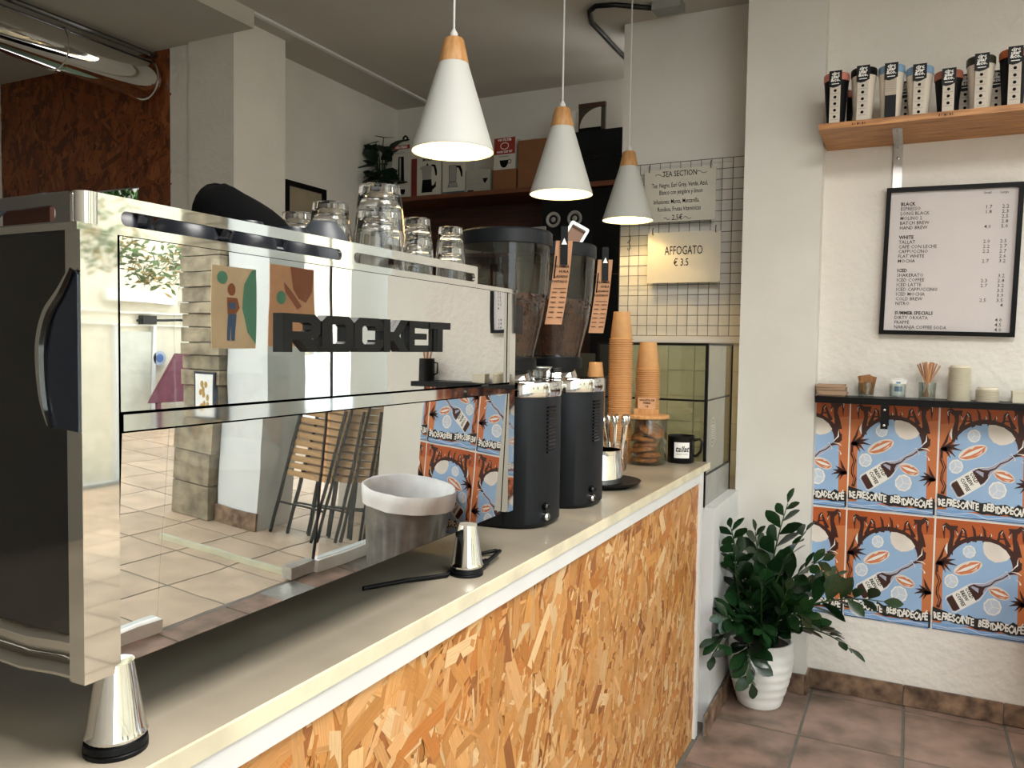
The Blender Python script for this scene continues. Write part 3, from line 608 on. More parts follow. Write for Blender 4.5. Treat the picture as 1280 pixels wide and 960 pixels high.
# ================================================================== GRINDERS
def grinder(cx, cy, lab, rz):
    g = thing('coffee_grinder', lab, 'coffee grinder', (cx, cy, 1.09), rz, 'coffee grinders on the worktop'); sq = (.148, .118, 2.7)
    B().lathe([(.93, 0), (.97, .006), (1, .012), (1, .325), (.985, .332)], 72, sq=sq).done('body', NAVY, g)
    B().lathe([(.97, .330), (1.01, .332), (1.02, .336), (1.02, .366), (1.0, .371), (.9, .372)], 72, sq=sq).done('chrome_band', STEEL, g)
    B().lathe([(.072, .372), (.065, .39), (.06, .40)], 36).done('collar', STEEL, g)
    B().lathe([(.082, .398), (.084, .402), (.084, .425), (.08, .43)], 36).done('hopper_base', BLACKP, g)
    pr = [(.078, .43), (.079, .445), (.10, .53), (.112, .62), (.117, .72)]
    hp = B().lathe(pr, 48, caps=False).done('hopper', ACRYL, g)
    B().lathe([(.119, .718), (.121, .72), (.121, .752), (.116, .757)], 48).done('lid', mat('lid_navy', '#0e1116', .4, spec=.3), g)
    # beans: dark fill with a skin of single beans
    b = B(); b.mi = 0; b.lathe([(.074, .434), (.076, .445), (.096, .53), (.105, .58), (.09, .595), (.03, .60)], 32)
    rnd = random.Random(int(cx*1000)); bean = bmesh.new(); bmesh.ops.create_icosphere(bean, subdivisions=1, radius=1); bme = bpy.data.meshes.new('b'); bean.to_mesh(bme); bean.free()
    for i in range(900):
        t = rnd.random(); z = .436+.155*t; r = (.076+(z-.445)*.24 if z > .445 else .076)-.003; a = rnd.uniform(0, 2*pi)
        if rnd.random() < .12: r *= rnd.random()**.5; z = .594
        me2 = bme.copy(); M2 = Matrix.Translation((r*cos(a), r*sin(a), z)) @ Euler((rnd.uniform(0, 3), rnd.uniform(0, 3), rnd.uniform(0, 3))).to_matrix().to_4x4() @ Matrix.Diagonal((.0055, .004, .0028, 1)); b.mesh(me2, M2)
    b.done('coffee_beans', mat('roasted_bean', '#4a2a1a', .55, var=.35, vs=60, col2='#22120a'), g, kind='stuff', norm=False)
    # vents on the worktop-edge side
    b = B()
    for k in range(13): b.box(.137, .1497, -.045, .0, .19+k*.0095, .194+k*.0095)
    b.done('vents', BLACKG, g)
    for z, m in ((.055, BLACKG), (.03, STEEL)):
        b = B(); b.M = Matrix.Translation((.134, -.045, z)) @ Matrix.Rotation(radians(-14), 4, 'Z') @ Matrix.Rotation(pi/2, 4, 'Y'); b.lathe([(.010, 0), (.010, .02), (.006, .024)], 16).done('knob', m, g)
    B().box(.06, .062, -.1195, -.117, .012, .325).done('seam', BLACKG, g)
    return g
grinder(-.965, 1.895, 'nearer dark coffee grinder with bean hopper and chrome band', 0)
grinder(-.955, 2.195, 'farther dark coffee grinder with bean hopper and chrome band', 0)
# kraft tags clipped on hoppers
def tagc(x, y, z, lab, rz, lean):
    g = thing('price_tag', lab, 'tag', (x, y, z), rz, 'kraft tags clipped to the hoppers'); b = B(); H = .21; W = .042
    rows = [[b.v((sx*W/2-lean*t*t*.6-lean*t*.5, -.03*t*t, -H*t)) for sx in (-1, 1)] for t in [k/8 for k in range(9)]]
    for a, c in zip(rows, rows[1:]): b.face((a[0], a[1], c[1], c[0]))
    bmesh.ops.solidify(b.bm, geom=b.bm.faces[:], thickness=.001); b.done('card', KRAFT, g)
    def Mt_(t): return frame((-lean*t*t*.6-lean*t*.5, -.0015-.03*t*t, -H*t), (1, 0, 0), (lean/H*.8, .06*t/H*1., 1))
    b = B()
    for i, (t, s_, bo) in enumerate(((.32, 'COLOMBIA', .03), (.38, 'HUILA', .03), (.44, 'LAVADO', .03), (.50, 'TOSTADO', .03))): b.text(s_, Mt_(t), .018, 0, .0085, 'RIGHT', bo, 1, z=.0008)
    for t in (.62, .68, .74, .80, .86, .92):
        M = Mt_(t); b.shape([(-.017, 0), (-.004, 0), (-.004, .0018), (-.017, .0018)], M, .0008); b.shape([(.004, 0), (.018, 0), (.018, .0018), (.004, .0018)], M, .0008)
    b.shape([(-.015, -.0006), (.017, -.0006), (.017, .0006), (-.015, .0006)], Mt_(.57), .0008)
    b.shape([(-.018, 0), (-.0145, 0), (-.0145, .095), (-.018, .095)], Mt_(.45), .0008); b.done('print', INK, g, norm=False)
    b = B(); b.box(-.009, .009, -.006, .006, -.06, .035); b.done('clip', BLACKP, g, bevel=.003)
    b = B(); b.shape([(-.007, .012), (.007, .012), (0, .028)], FS(0, -.0065, -.022)); b.done('clip_logo', PAPER, g, norm=False); return g
tagc(-.790, 1.870, 1.815, 'kraft tag clipped to the nearer hopper lid', .40, .022)
tagc(-.795, 2.185, 1.80, 'kraft tag clipped to the farther hopper lid', .40, .022)
g = thing('hopper_patch', 'plain dark rectangle standing between the two hoppers', 'card', (-.89, 1.80, 1.58), .4); B().box(-.02, .02, 0, .002, 0, .07).done('card', mat('dark_patch', '#1a100c', .6), g)  # small flat dark rectangle beside the nearer hopper
g = thing('framed_card', 'small white framed card on the farther hopper lid', 'card', (-.92, 2.21, 1.845), .3); g.rotation_euler = (-.3, .5, .4)
b = B(); b.shape([rrect(-.03, 0, .03, .075, .006), rrect(-.022, .010, .022, .065, .002)[::-1]], FS(0, 0, 0), ext=.012); b.done('frame', WHITE, g)
B().box(-.023, .023, .0, .003, .009, .066).done('picture', mat('brown_picture', '#6d4a33', .6), g)
g = thing('shot_glass', 'small glass dish between the two grinder tops', 'glass', (-.855, 1.985, 1.4625)); g.location = (-.90, 1.97, 1.4625)
B().lathe([(0, 0), (.028, 0), (.032, .03), (.030, .03), (.026, .003), (0, .003)], 32, caps=False).done('dish', GLASS, g); B().lathe([(.036, .03), (.036, .033)], 24).done('lid', BRUSH, g)

# ================================================================== THINGS AT THE FAR END OF THE WORKTOP
ZT = 1.0905
g = thing('black_tray', 'round black tray under the steel pitcher', 'tray', (-.90, 2.52, ZT)); g.location = (-.905, 2.52, ZT)
B().lathe([(0, 0), (.085, 0), (.118, .014), (.122, .02), (.118, .02), (.085, .006), (0, .006)], 48, caps=False).done('dish', BLACKP, g, ang=60)
g = thing('milk_pitcher', 'polished steel milk pitcher standing on the black tray', 'pitcher', (-.925, 2.535, ZT+.0065))
B().lathe([(0, 0), (.070, 0), (.075, .004), (.073, .06), (.068, .09), (.070, .112), (.067, .112), (.066, .09), (.07, .06), (.068, .006), (0, .006)], 48, caps=False).done('bowl', STEEL, g, ang=50)
B().box(-.012, .012, .066, .092, .104, .108).done('spout', STEEL, g, bevel=.002)
g = thing('filter_cone', 'folded white paper beside the steel pitcher', 'paper', (-1.04, 2.70, ZT)); B().lathe([(.05, 0), (.045, .10), (.03, .125), (.0, .13)], 12, mod=lambda a, z: 1+.1*sin(3*a)).done('paper', PAPER, g)
# spoon jar
g = thing('spoon_jar', 'glass jar of upright teaspoons behind the steel pitcher', 'jar', (-.985, 2.86, ZT))
B().lathe([(0, 0), (.04, 0), (.042, .004), (.042, .11), (.039, .11), (.038, .006), (0, .006)], 36, caps=False).done('glass', GLASS, g, ang=50)
rnd = random.Random(3); sp0 = None
for k in range(9):
    a = 2*pi*k/9; p0 = Vector((-.985+.02*cos(a), 2.86+.02*sin(a), ZT+.012)); tip = Vector((-.985+.055*cos(a)*rnd.uniform(.5, 1.3), 2.86+.055*sin(a), ZT+rnd.uniform(.17, .2)))
    if sp0 is None:
        b = B(); b.tube([(0, 0, 0), (0, 0, .16)], [.002, .0035], 6); b.lathe([(.002, .155), (.011, .175), (.009, .19), (.001, .2)], 10); s_ = b.done('teaspoon', STEEL)
    else: s_ = sp0.copy(); C.objects.link(s_)
    sp0 = sp0 or s_; s_.location = p0; s_.rotation_euler = (tip-p0).to_track_quat('Z', 'Y').to_euler(); tag(s_, 'steel teaspoon standing in the glass jar behind the pitcher', 'spoon', 'teaspoons in the glass jar')
# cookie jar
g = thing('cookie_jar', 'glass cookie jar with a flat wooden lid on the worktop', 'jar', (-.935, 3.09, ZT)); R1 = .079
B().lathe([(0, 0), (R1-.006, 0), (R1, .006), (R1, .17), (R1-.002, .18), (R1-.0045, .18), (R1-.0035, .17), (R1-.0035, .008), (R1-.01, .004), (0, .004)], 56, caps=False).done('glass', mat_pane('jar_glass', '#f2f4f0', .03), g, ang=60)
B().lathe([(.0, .181), (.083, .181), (.087, .184), (.087, .193), (.083, .196), (0, .196)], 48, caps=False).done('lid', BEECH, g, ang=50)
COOK = mat('baked_cookie', '#b87434', .8, vs=40, col2='#6b3312', bump=1, bs=60, bd=.006)
cz = ZT+.006
for k in range(7):
    rnd = random.Random(k); b = B(); n = 26; r = .048+.006*rnd.random(); h = .02; ph = rnd.random()*6
    b.lathe([(0, 0), (r*.8, 0), (r, h*.3), (r*.95, h*.7), (r*.7, h), (r*.35, h*1.02), (0, h)], n, mod=lambda a, z: 1+.05*sin(3*a+ph)+.03*sin(7*a+ph*2+z*90), caps=False)
    for v in b.bm.verts: v.co += Vector((0, 0, .003*noise.noise(v.co*60)))
    o = b.done('cookie', COOK, ang=60); o.location = (-.935+rnd.uniform(-.018, .018), 3.09+rnd.uniform(-.018, .018), cz); o.rotation_euler = (rnd.uniform(-.12, .12), rnd.uniform(-.12, .12), rnd.uniform(0, 6)); cz += .0205
    if k >= 5: o.location.z = cz-.02; o.rotation_euler.y = -.5+.2*k*0; o.location.x = -.955+.04*(k-5); 
    tag(o, ('golden brown cookie at the bottom of the pile in the glass jar', 'cookie second from the bottom of the jar pile', 'cookie third from the bottom of the jar pile', 'cookie in the middle of the jar pile', 'cookie just above the middle of the jar pile', 'tilted cookie leaning left at the top of the jar', 'tilted cookie leaning right at the top of the jar')[k], 'cookie', 'cookies in the glass jar')
g = thing('sign_block', 'small wooden block holding a printed card on the cookie jar lid', 'card holder', (-.935, 3.08, ZT+.1965), .12)
B().box(-.048, .048, -.014, .014, 0, .022).done('block', BEECH, g, bevel=.001)
cdn = B().box(-.035, .035, -.001, .001, .022, .066).done('card', KRAFT, g)
b = B(); M = FS(0, -.0012, 0); b.text('GALLETA DE', M, 0, .053, .0105, 'CENTER', .03, 1); b.text('AVENA', M, 0, .042, .0095, 'CENTER', .03, 1); b.text('1.8', M, 0, .028, .0105, 'CENTER', .03, 1); b.done('print', INK, cdn, norm=False)
# mug
g = thing('black_mug', 'black enamel mug with a white label at the end of the worktop', 'mug', (-.825, 3.195, ZT), 0); g.location = (-.826, 3.205, ZT); R2 = .053
B().lathe([(0, 0), (R2-.004, 0), (R2, .004), (R2, .105), (R2+.0015, .108), (R2-.003, .109), (R2-.004, .1), (R2-.004, .006), (0, .005)], 44, caps=False).done('body', mat('black_enamel', '#08090b', .35, spec=.3), g, ang=50)
B().tube([(R2-.002, .0, .092), (R2+.022, 0, .098), (R2+.032, 0, .085), (R2+.028, 0, .05), (R2+.012, 0, .03), (R2-.002, 0, .028)], .0055, 8).done('handle', MATS['black_enamel'], g)
b = B(); a0, a1 = radians(-105), radians(-38); N = 10; R3 = R2+.0006
cols = [[b.v((R3*cos(a0+(a1-a0)*i/N), R3*sin(a0+(a1-a0)*i/N), z)) for z in (.022, .085)] for i in range(N+1)]
for a, c in zip(cols, cols[1:]): b.face((a[0], c[0], c[1], a[1]))
lb = b.done('label', PAPER, g, label='white printed label')
me = text_mesh('tallat', .032, 'CENTER', .02, 2); 
for v in me.vertices:
    x, y = v.co.x*.85+v.co.y*.25, v.co.y; a = radians(-71)+x/R3; v.co = ((R3+.0006)*cos(a), (R3+.0006)*sin(a), .048+y)
b = B(); b.mesh(me, Matrix.Identity(4)); me = text_mesh('SPECIALTY COFFEE', .0055, 'CENTER', .0, 1)
for v in me.vertices:
    x, y = v.co.x, v.co.y; a = radians(-71)+x/R3; v.co = ((R3+.0006)*cos(a), (R3+.0006)*sin(a), .036+y)
b.mesh(me, Matrix.Identity(4)); b.done('print', INK, lb, norm=False)
# stacked kraft cups (mouth down)
def cup_mesh(r0, r1, h):
    b = B(); b.lathe([(0, h-.004), (r0-.001, h-.004), (r0-.001, h), (r0, h), (r1-.0012, .0125), (r1-.0040, .0085), (r1-.0040, .0050), (r1+.0035, .0045), (r1+.004, .0015), (r1, 0), (r1-.002, 0), (r0-.003, h-.006), (0, h-.007)], 40, caps=False)
    o = b.done('kraft_cup', KRAFTC, ang=50); me = o.data; bpy.data.objects.remove(o); return me
def ordn(k): return '%d%s' % (k, 'th' if 10 <= k % 100 <= 20 else {1: 'st', 2: 'nd', 3: 'rd'}.get(k % 10, 'th'))
def cup_stack(x, y, z0, top, r0, r1, h, pitch, nm, grp):
    me = cup_mesh(r0, r1, h); n = max(2, int(round((top-h-z0)/pitch))+1); pitch = (top-h-z0)/(n-1); rnd = random.Random(int(x*999))
    for k in range(n):
        o = obj('kraft_cup', me, loc=(x+rnd.uniform(-.0008, .0008), y+rnd.uniform(-.0008, .0008), z0+k*pitch))
        tag(o, 'kraft paper cup on top of the %s stack, upside down' % nm if k == n-1 else '%s kraft paper cup from the top of the %s stack' % (ordn(n-k), nm) if k else 'lowest kraft paper cup of the %s stack, on the worktop' % nm, 'paper cup', grp)
cup_stack(-1.04, 3.06, ZT, 1.692, .032, .0445, .112, .0086, 'tallest', 'kraft cups in the tallest stack')
cup_stack(-.975, 3.215, ZT, 1.575, .034, .0475, .115, .0086, 'middle', 'kraft cups in the middle stack')
cup_stack(-1.13, 3.02, ZT, 1.49, .026, .036, .085, .0085, 'small left', 'kraft cups in the small stack')
# dark bottle boxes behind the cups
g = thing('espresso_box', 'tall black appliance in shadow behind the small cup stack', 'appliance', (-1.45, 3.45, 0)); B().box(-.22, .10, -.15, .15, 0, 1.52).done('body', BLACKP, g, bevel=.01); B().box(-.1, .09, -.152, -.15, 1.30, 1.305).done('trim', BRUSH, g)

# ================================================================== PENDANT LAMPS
SHADE = mat('lamp_shade_white', '#c9cac6', .6, var=.01)
def pendant(x, y, z, lab):
    g = thing('pendant_lamp', lab, 'lamp', (x, y, z), 0, 'pendant lamps above the worktop')
    b = B(); b.lathe([(.1235, 0), (.1255, .001), (.045, .262), (.0445, .262), (.0435, .258), (.1225, .003), (.1235, 0)], 56, caps=False)
    sh = b.done('shade', SHADE, g, ang=30)
    B().lathe([(.0455, .262), (.046, .264), (.031, .332), (.027, .337)], 40).done('wooden_cap', BEECH, g)
    B().lathe([(.012, .336), (.012, .352), (.007, .36), (.004, .366)], 20).done('cord_grip', WHITE, g)
    B().tube([(0, 0, .362), (0, 0, ZC-z)], .0035, 8).done('cord', WHITE, g)
    B().lathe([(.001, .125), (.016, .128), (.022, .142), (.022, .155), (.016, .172), (.013, .185), (.013, .2)], 24).done('bulb', mat('bulb_glow', '#fff0c8', .4, emit='#ffd98a', es=9), g)
    l = bpy.data.lights.new('bulb_light', 'POINT'); l.energy = 3.2; l.color = (1, .68, .28); l.shadow_soft_size = .02
    o = bpy.data.objects.new('bulb_light', l); C.objects.link(o); o.parent = g; o.location = (0, 0, .112)
pendant(-1.27, 2.125, 2.135, 'white cone pendant lamp nearest the camera, hung over the grinders')
pendant(-1.266, 2.955, 2.150, 'middle white cone pendant lamp of the three over the worktop')
pendant(-1.285, 3.84, 2.178, 'farthest and smallest looking white cone pendant lamp by the wire grid')

# ================================================================== DUCT AND CONDUIT
g = thing('steel_duct', 'shiny round steel duct under the ceiling on the left', 'duct', (-3.86, 0, 2.995))
for y0, y1 in ((-1.7, 1.9), (1.9, 2.62), (2.62, 3.15)):
    b = B(); b.M = Matrix.Rotation(-pi/2, 4, 'X'); b.lathe([(.108, y0), (.108, y1)], 40).done('pipe_section', STEEL, g)
for y0 in (1.9, 2.62, 3.14):
    b = B(); b.M = Matrix.Rotation(-pi/2, 4, 'X'); b.lathe([(.108, y0-.012), (.114, y0-.008), (.114, y0+.008), (.108, y0+.012)], 40).done('collar', STEEL, g)
tag(B().tube([(-3.80, -1.7, 3.12), (-3.80, 3.16, 3.12)], .014, 10).done('service_pipe', mat('dark_pipe', (.2, .2, .2, 1), .2, 1)), 'thin dark pipe running above the steel duct', 'pipe')
g = thing('ceiling_conduit', 'black ceiling conduit curving from a grey junction box', 'conduit', (0, 0, 0))
B().tube([(-1.17, 3.94, 3.222), (-1.36, 3.80, 3.222), (-1.45, 3.775, 3.222), (-1.50, 3.82, 3.222), (-1.54, 3.95, 3.222), (-1.545, 4.3, 3.222), (-1.545, 4.88, 3.222)], .013, 8).done('pipe', BLACKM, g, ang=60)
B().box(-1.20, -1.06, 3.88, 3.98, 3.20, 3.242).done('junction_box', mat('grey_box', '#8f8f8b', .5), g, bevel=.004)

# ================================================================== WIRE GRID AND SIGNS
g = thing('wire_grid', 'square wire mesh panel on the wall beside the pier', 'wire panel', (-1.40, 4.06, 1.615))
W_, H_ = .68, .88
xs = [k*.0526 for k in range(13)]; zs = [k*.0517 for k in range(18)]
wv = B().tube([(0, 0, 0), (0, 0, .88)], .0017, 5).done('wire', IRON, g); wv.location = (0, 0, 0)
wh = B().tube([(0, -.003, 0), (.662, -.003, 0)], .0017, 5).done('wire', IRON, g)
for k in range(1, 13): o = obj('wire', wv.data, g, loc=(xs[k]*1.0+ (0.004 if k == 12 else 0), 0, 0))
for k in range(1, 18): o = obj('wire', wh.data, g, loc=(0, 0, zs[k]))
HOOK = B().tube([(0, -.004, .03), (0, -.012, .022), (0, -.012, 0), (0, -.004, -.006)], .0022, 5).done('hook', BLACKM); hk = HOOK.data; bpy.data.objects.remove(HOOK)
WB = mat('whiteboard_gloss', '#cfc9bb', .12, var=.02)
def board(x0, z0, x1, z1, lab, lines):
    g = thing('menu_board', lab, 'sign', (x0, 4.045, z0)); w_, h_ = x1-x0, z1-z0
    b = B(); b.shape(rrect(0, 0, w_, h_, .01), FS(0, 0, 0), ext=.004); b.done('board', WB, g)
    b = B(); M = FS(0, -.0045, 0)
    for (t, fx, fy, s_, al, sx) in lines: b.text(t, M, fx*w_, fy*h_, s_, al, .004, 2, sx=sx)
    def wave(cx, cy, l): b.shape(stroke([(cx+l*(i/10-.5), cy+.006*sin(i/10*2*pi)) for i in range(11)], .0025), M, .0006)
    if 'tea' in lab:
        wave(w_*.23, h_*.89, .055); wave(w_*.80, h_*.90, .055); wave(w_*.33, h_*.06, .03); wave(w_*.62, h_*.06, .04)
    b.done('handwriting', INK, g, norm=False, kind='stuff')
    for fx in (.07, .93): obj('hook', hk, g, loc=(fx*w_, 0, h_-.005))
board(-1.265, 2.193, -.90, 2.458, 'upper white handwritten tea board on the wire grid',
      [('TEA SECTION', .5, .855, .040, 'CENTER', .72), ('Tes: Negro, Earl Grey, Verde, Azul,', .5, .655, .032, 'CENTER', .62), ('Blanco con jengibre y limon', .52, .52, .032, 'CENTER', .62),
       ('Infusiones: Menta, Manzanilla,', .46, .345, .032, 'CENTER', .62), ('Rooibos, Frutas Vitaminicas', .50, .20, .032, 'CENTER', .62), ('2,5€', .48, .03, .038, 'CENTER', .8)])
board(-1.24, 1.883, -.867, 2.139, 'lower white handwritten affogato board on the wire grid',
      [('AFFOGATO', .50, .555, .062, 'CENTER', .60), ('€ 3.5', .47, .335, .052, 'CENTER', .7)])
tag(B().tube([(-1.345, 4.05, 2.14), (-1.335, 4.045, 2.12), (-1.34, 4.045, 2.10), (-1.352, 4.045, 2.095), (-1.345, 4.05, 2.11), (-1.335, 4.045, 2.07), (-1.345, 4.045, 2.055), (-1.353, 4.05, 2.07)], .0018, 5).done('wire_hook', BLACKM), 'small loose wire hook hanging at the left of the wire grid', 'hook')

# ================================================================== MENU FRAME
g = thing('framed_menu', 'black framed printed coffee menu hanging on the poster wall', 'menu', (.1235, 3.862, 1.934)); g.rotation_euler = (0, radians(1.1), 0)
w_, h_ = .505, .627; FRM = mat('frame_black', '#070707', .45, spec=.15)
b = B(); b.shape([[(-w_/2, -h_/2), (w_/2, -h_/2), (w_/2, h_/2), (-w_/2, h_/2)], [(-w_/2+.018, -h_/2+.018), (-w_/2+.018, h_/2-.018), (w_/2-.018, h_/2-.018), (w_/2-.018, -h_/2+.018)]], FS(0, 0, 0), ext=.02); b.done('frame', FRM, g)
sh = B().box(-w_/2+.01, w_/2-.01, -.001, .003, -h_/2+.01, h_/2-.01).done('sheet', mat('menu_paper', '#d4cbc9', .5, var=.01), g)
B().box(-w_/2+.016, w_/2-.016, -.012, -.010, -h_/2+.016, h_/2-.016).done('glazing', mat_pane('frame_glass', '#ffffff', .0), g)
MENU = [('BLACK', '', '', 1), ('ESPRESSO', '1.7', '2.2', 0), ('LONG BLACK', '1.8', '2.3', 0), ('MOLINO 2', '', '2.5', 0), ('BATCH BREW', '', '2.8', 0), ('HAND BREW', '4.0', '5.0', 0), None,
        ('WHITE', '', '', 1), ('TALLAT', '2.0', '2.5', 0), ('CAFÉ CON LECHE', '2.2', '2.7', 0), ('CAPPUCCINO', '2.2', '2.7', 0), ('FLAT WHITE', '', '2.6', 0), ('MOCHA', '2.7', '3.2', 0), None,
        ('ICED', '', '', 1), ('SHAKERATO', '', '3.2', 0), ('ICED COFFEE', '2.3', '2.8', 0), ('ICED LATTE', '2.7', '3.2', 0), ('ICED CAPPUCCINO', '', '3.5', 0), ('ICED MOCHA', '', '3.9', 0), ('COLD BREW', '2.5', '3.5', 0), ('NITRO', '', '4', 0), None,
        ('SUMMER SPECIALS', '', '', 1), ('DIRTY ORXATA', '', '4.0', 0), ('FRAPPÉ', '', '4.5', 0), ('NARANJA COFFEE SODA', '', '4.0', 0)]
b = B(); M = FS(0, -.0012, 0); yy = .238; dy = .0202
b.text('Small', M, .125, .274, .0135, 'CENTER', .01, 1); b.text('Large', M, .185, .274, .0135, 'CENTER', .01, 1)
for it in MENU:
    if it:
        nme, a_, c_, hd = it; b.text(nme, M, -.195, yy, .0205, 'LEFT', .03 if hd else .006, 1, sx=.88)
        if a_: b.text(a_, M, .145, yy-.004, .0205, 'RIGHT', .006, 1)
        if c_: b.text(c_, M, .205, yy-.004, .0205, 'RIGHT', .006, 1)
    yy -= dy*(1 if it else 1.0)
b.done('print', INK, sh, norm=False)

# ================================================================== SHELVES ON THE POSTER WALL
g = thing('oak_shelf', 'oak wall shelf carrying a row of travel cups', 'shelf', (-.372, 3.50, 2.441))
B().box(0, 1.3, 0, .38, 0, .024).done('board', OAK, g, bevel=.002)
b = B(); 
for x in (.125, .43):
    for k, ww in enumerate((.004, .002, .006, .002, .005, .003)): b.box(x+k*.009, x+k*.009+ww, -.0006, .001, .007, .016)
b.done('stamp', mat('burnt_stamp', '#4a2008', .7), g)
for x in (.287, .95):
    br = B().box(x-.018, x+.018, .085, .375, -.006, 0).box(x-.003, x+.003, .09, .37, -.016, -.004).box(x-.018, x+.018, .370, .377, -.22, 0).done('bracket', BRUSH, g)
    b = B(); b.M = Matrix.Translation((x, .369, -.06)) @ Matrix.Rotation(pi/2, 4, 'X'); b.lathe([(.006, 0), (.006, .003), (.003, .005)], 12).done('screw', STEEL, br)
g = thing('black_shelf', 'narrow black shelf above the orange posters', 'shelf', (-.372, 3.70, 1.325))
B().box(0, 1.23, 0, .18, 0, .027).done('board', mat('black_shelf_gloss', '#0b0b0c', .4, spec=.2), g, bevel=.001)
for x in (.275, .95):
    br = B().box(x-.014, x+.014, .01, .175, -.005, 0).box(x-.014, x+.014, .0, .008, -.1, 0).box(x-.014, x+.014, .168, .176, -.1, 0).done('bracket', BLACKM, g)
    for z in (-.02, -.085):
        b = B(); b.M = Matrix.Translation((x, .0, z)) @ Matrix.Rotation(pi/2, 4, 'X'); b.lathe([(.005, 0), (.005, .002), (.003, .003)], 10).done('screw', BRUSH, br)
# travel cups
BK = mat('cup_black', '#0b0c0f', .5, var=.1, spec=.2); CRM = mat('cup_cream', '#d8cdbd', .45, var=.02)
def travel_cup(x, y, h, body, lid, lab, back=False, rz=0.):
    g = thing('travel_cup', lab, 'travel cup', (x, y, 2.4655), rz, 'travel cups on the oak shelf')
    B().lathe([(.033, 0), (.034, .004), (.047, h-.03), (.0475, h-.028)], 36).done('body', body, g)
    B().lathe([(.0478, h-.03), (.0495, h-.028), (.0495, h-.004), (.047, h)], 36).done('lid', lid, g)
    rr = .0505
    if back: st = B().box(-.020, .020, -rr-.001, -rr, .0, h-.035).done('sleeve', mat('cup_kraft_label', '#b9ab98', .6), g); B().box(-.020, .020, -rr-.0016, -rr-.001, .0, h*.42).done('sleeve_base', BK, st)
    else: st = B().box(-.020, .020, -rr-.001, -rr, .0, h-.035).done('sleeve', mat('cup_label_cream', '#c9beb0', .6), g)
    tb = B(); tb.shape([(-.024, h-.058), (-.008, h-.063), (.008, h-.060), (.024, h-.052), (.024, h+.004), (-.024, h+.004)], FS(0, -rr-.0012, 0), ext=.001); tb.done('tab', BLACKP, st)
    b = B(); M = FS(0, -rr-.0024, 0); b.mi = 0
    for i, t in enumerate(('circ', 'ular', '&co.')): b.text(t, M, 0, h-.014-i*.0125, .0195, 'CENTER', .035, 1, z=.0003)
    b.shape([(-.014, h-.05), (.014, h-.05), (.014, h-.047), (-.014, h-.047)], M, .0003)
    b.mi = 1; M = FS(0, -rr-.0018, 0); n = int((h-.07)/.024)
    if not back:
        for k in range(n):
            z = h-.075-k*.026; b.shape(circ(.0, z, .0058, n=14), M, .0003); b.mi = 2; b.shape([(-.015, z-.012), (.015, z-.012), (.015, z-.0105), (-.015, z-.0105)], M, .0003); b.mi = 1
    else:
        b.mi = 2
        for k in range(9): b.shape([(-.015, h*.5+k*.008), (.015, h*.5+k*.008), (.015, h*.5+k*.008+.0015), (-.015, h*.5+k*.008+.0015)], M, .0003)
    b.done('print', [PAPER, INK, GREYINK], st, norm=False)
PINK = mat('lid_pink', '#cf8272', .45); BLUE = mat('lid_blue', '#7f9fbd', .45); TERRA = mat('lid_terracotta', '#9a5a44', .45); OLIVE = mat('lid_olive', '#2d2f22', .45); RUST = mat('lid_rust', '#a8542a', .45)
YC = 3.565
for a in ((-.315, .205, BK, PINK, 'black travel cup with a pink lid, leftmost on the oak shelf'), (-.213, .212, CRM, BK, 'cream travel cup with a black lid on the oak shelf'),
          (-.112, .208, CRM, BLUE, 'cream travel cup with a blue lid, its kraft label turned back to front'), (-.012, .190, CRM, BLUE, 'cream travel cup with a blue lid beside the short black cup'),
          (.088, .160, BK, TERRA, 'short black travel cup with a terracotta lid on the oak shelf'), (.195, .20, CRM, OLIVE, 'cream travel cup with an olive lid on the oak shelf'),
          (.302, .21, BK, RUST, 'black travel cup with a rust lid, cut by the right edge')):
    travel_cup(a[0], YC, *a[1:5], back='kraft' in a[4])
for x, lid, l2 in ((-.30, PINK, 'leftmost'), (-.06, BK, 'middle'), (.15, TERRA, 'short'), (.255, RUST, 'right')): travel_cup(x, 3.70, .17, BK, lid, 'black travel cup in the second row, behind the %s cups' % l2)

# things on the black shelf
zb = 1.3525
NAP = mat('kraft_napkin', '#a98c73', .85, var=.06); rnd = random.Random(8)
g = thing('napkin_stack', 'stack of folded brown napkins at the left end of the black shelf', 'napkins', (-.31, 3.79, zb))
for k in range(9):
    b = B().box(-.058, .058, -.05, .05, 0, .0052); o = b.done('napkin', NAP, g, bevel=.002, seg=1); o.location = (rnd.uniform(-.006, .006), rnd.uniform(-.004, .004), k*.0056); o.rotation_euler = (0, 0, rnd.uniform(-.06, .06))
def small_tumbler(x, y, lab, r, h):
    b = B().lathe([(0, 0), (r*.85, 0), (r*.9, .004), (r, h), (r-.002, h), (r*.86, .01), (0, .01)], 32, caps=False); o = b.done('glass_tumbler', mat_pane('thin_glass', '#eef2f0', .05), ang=50); o.location = (x, y, zb); return tag(o, lab, 'glass')
small_tumbler(-.175, 3.79, 'glass tumbler of brown sugar packets on the black shelf', .034, .062)
small_tumbler(-.052, 3.79, 'glass tumbler of white sweetener packets on the black shelf', .034, .062)
small_tumbler(.060, 3.79, 'glass tumbler of wooden stirrers on the black shelf', .034, .07)
SUG = mat('brown_sugar_paper', '#8f6238', .7, var=.2, vs=30, bump=.3)
PR = mat('packet_blue_print', '#5d84ad', .6)
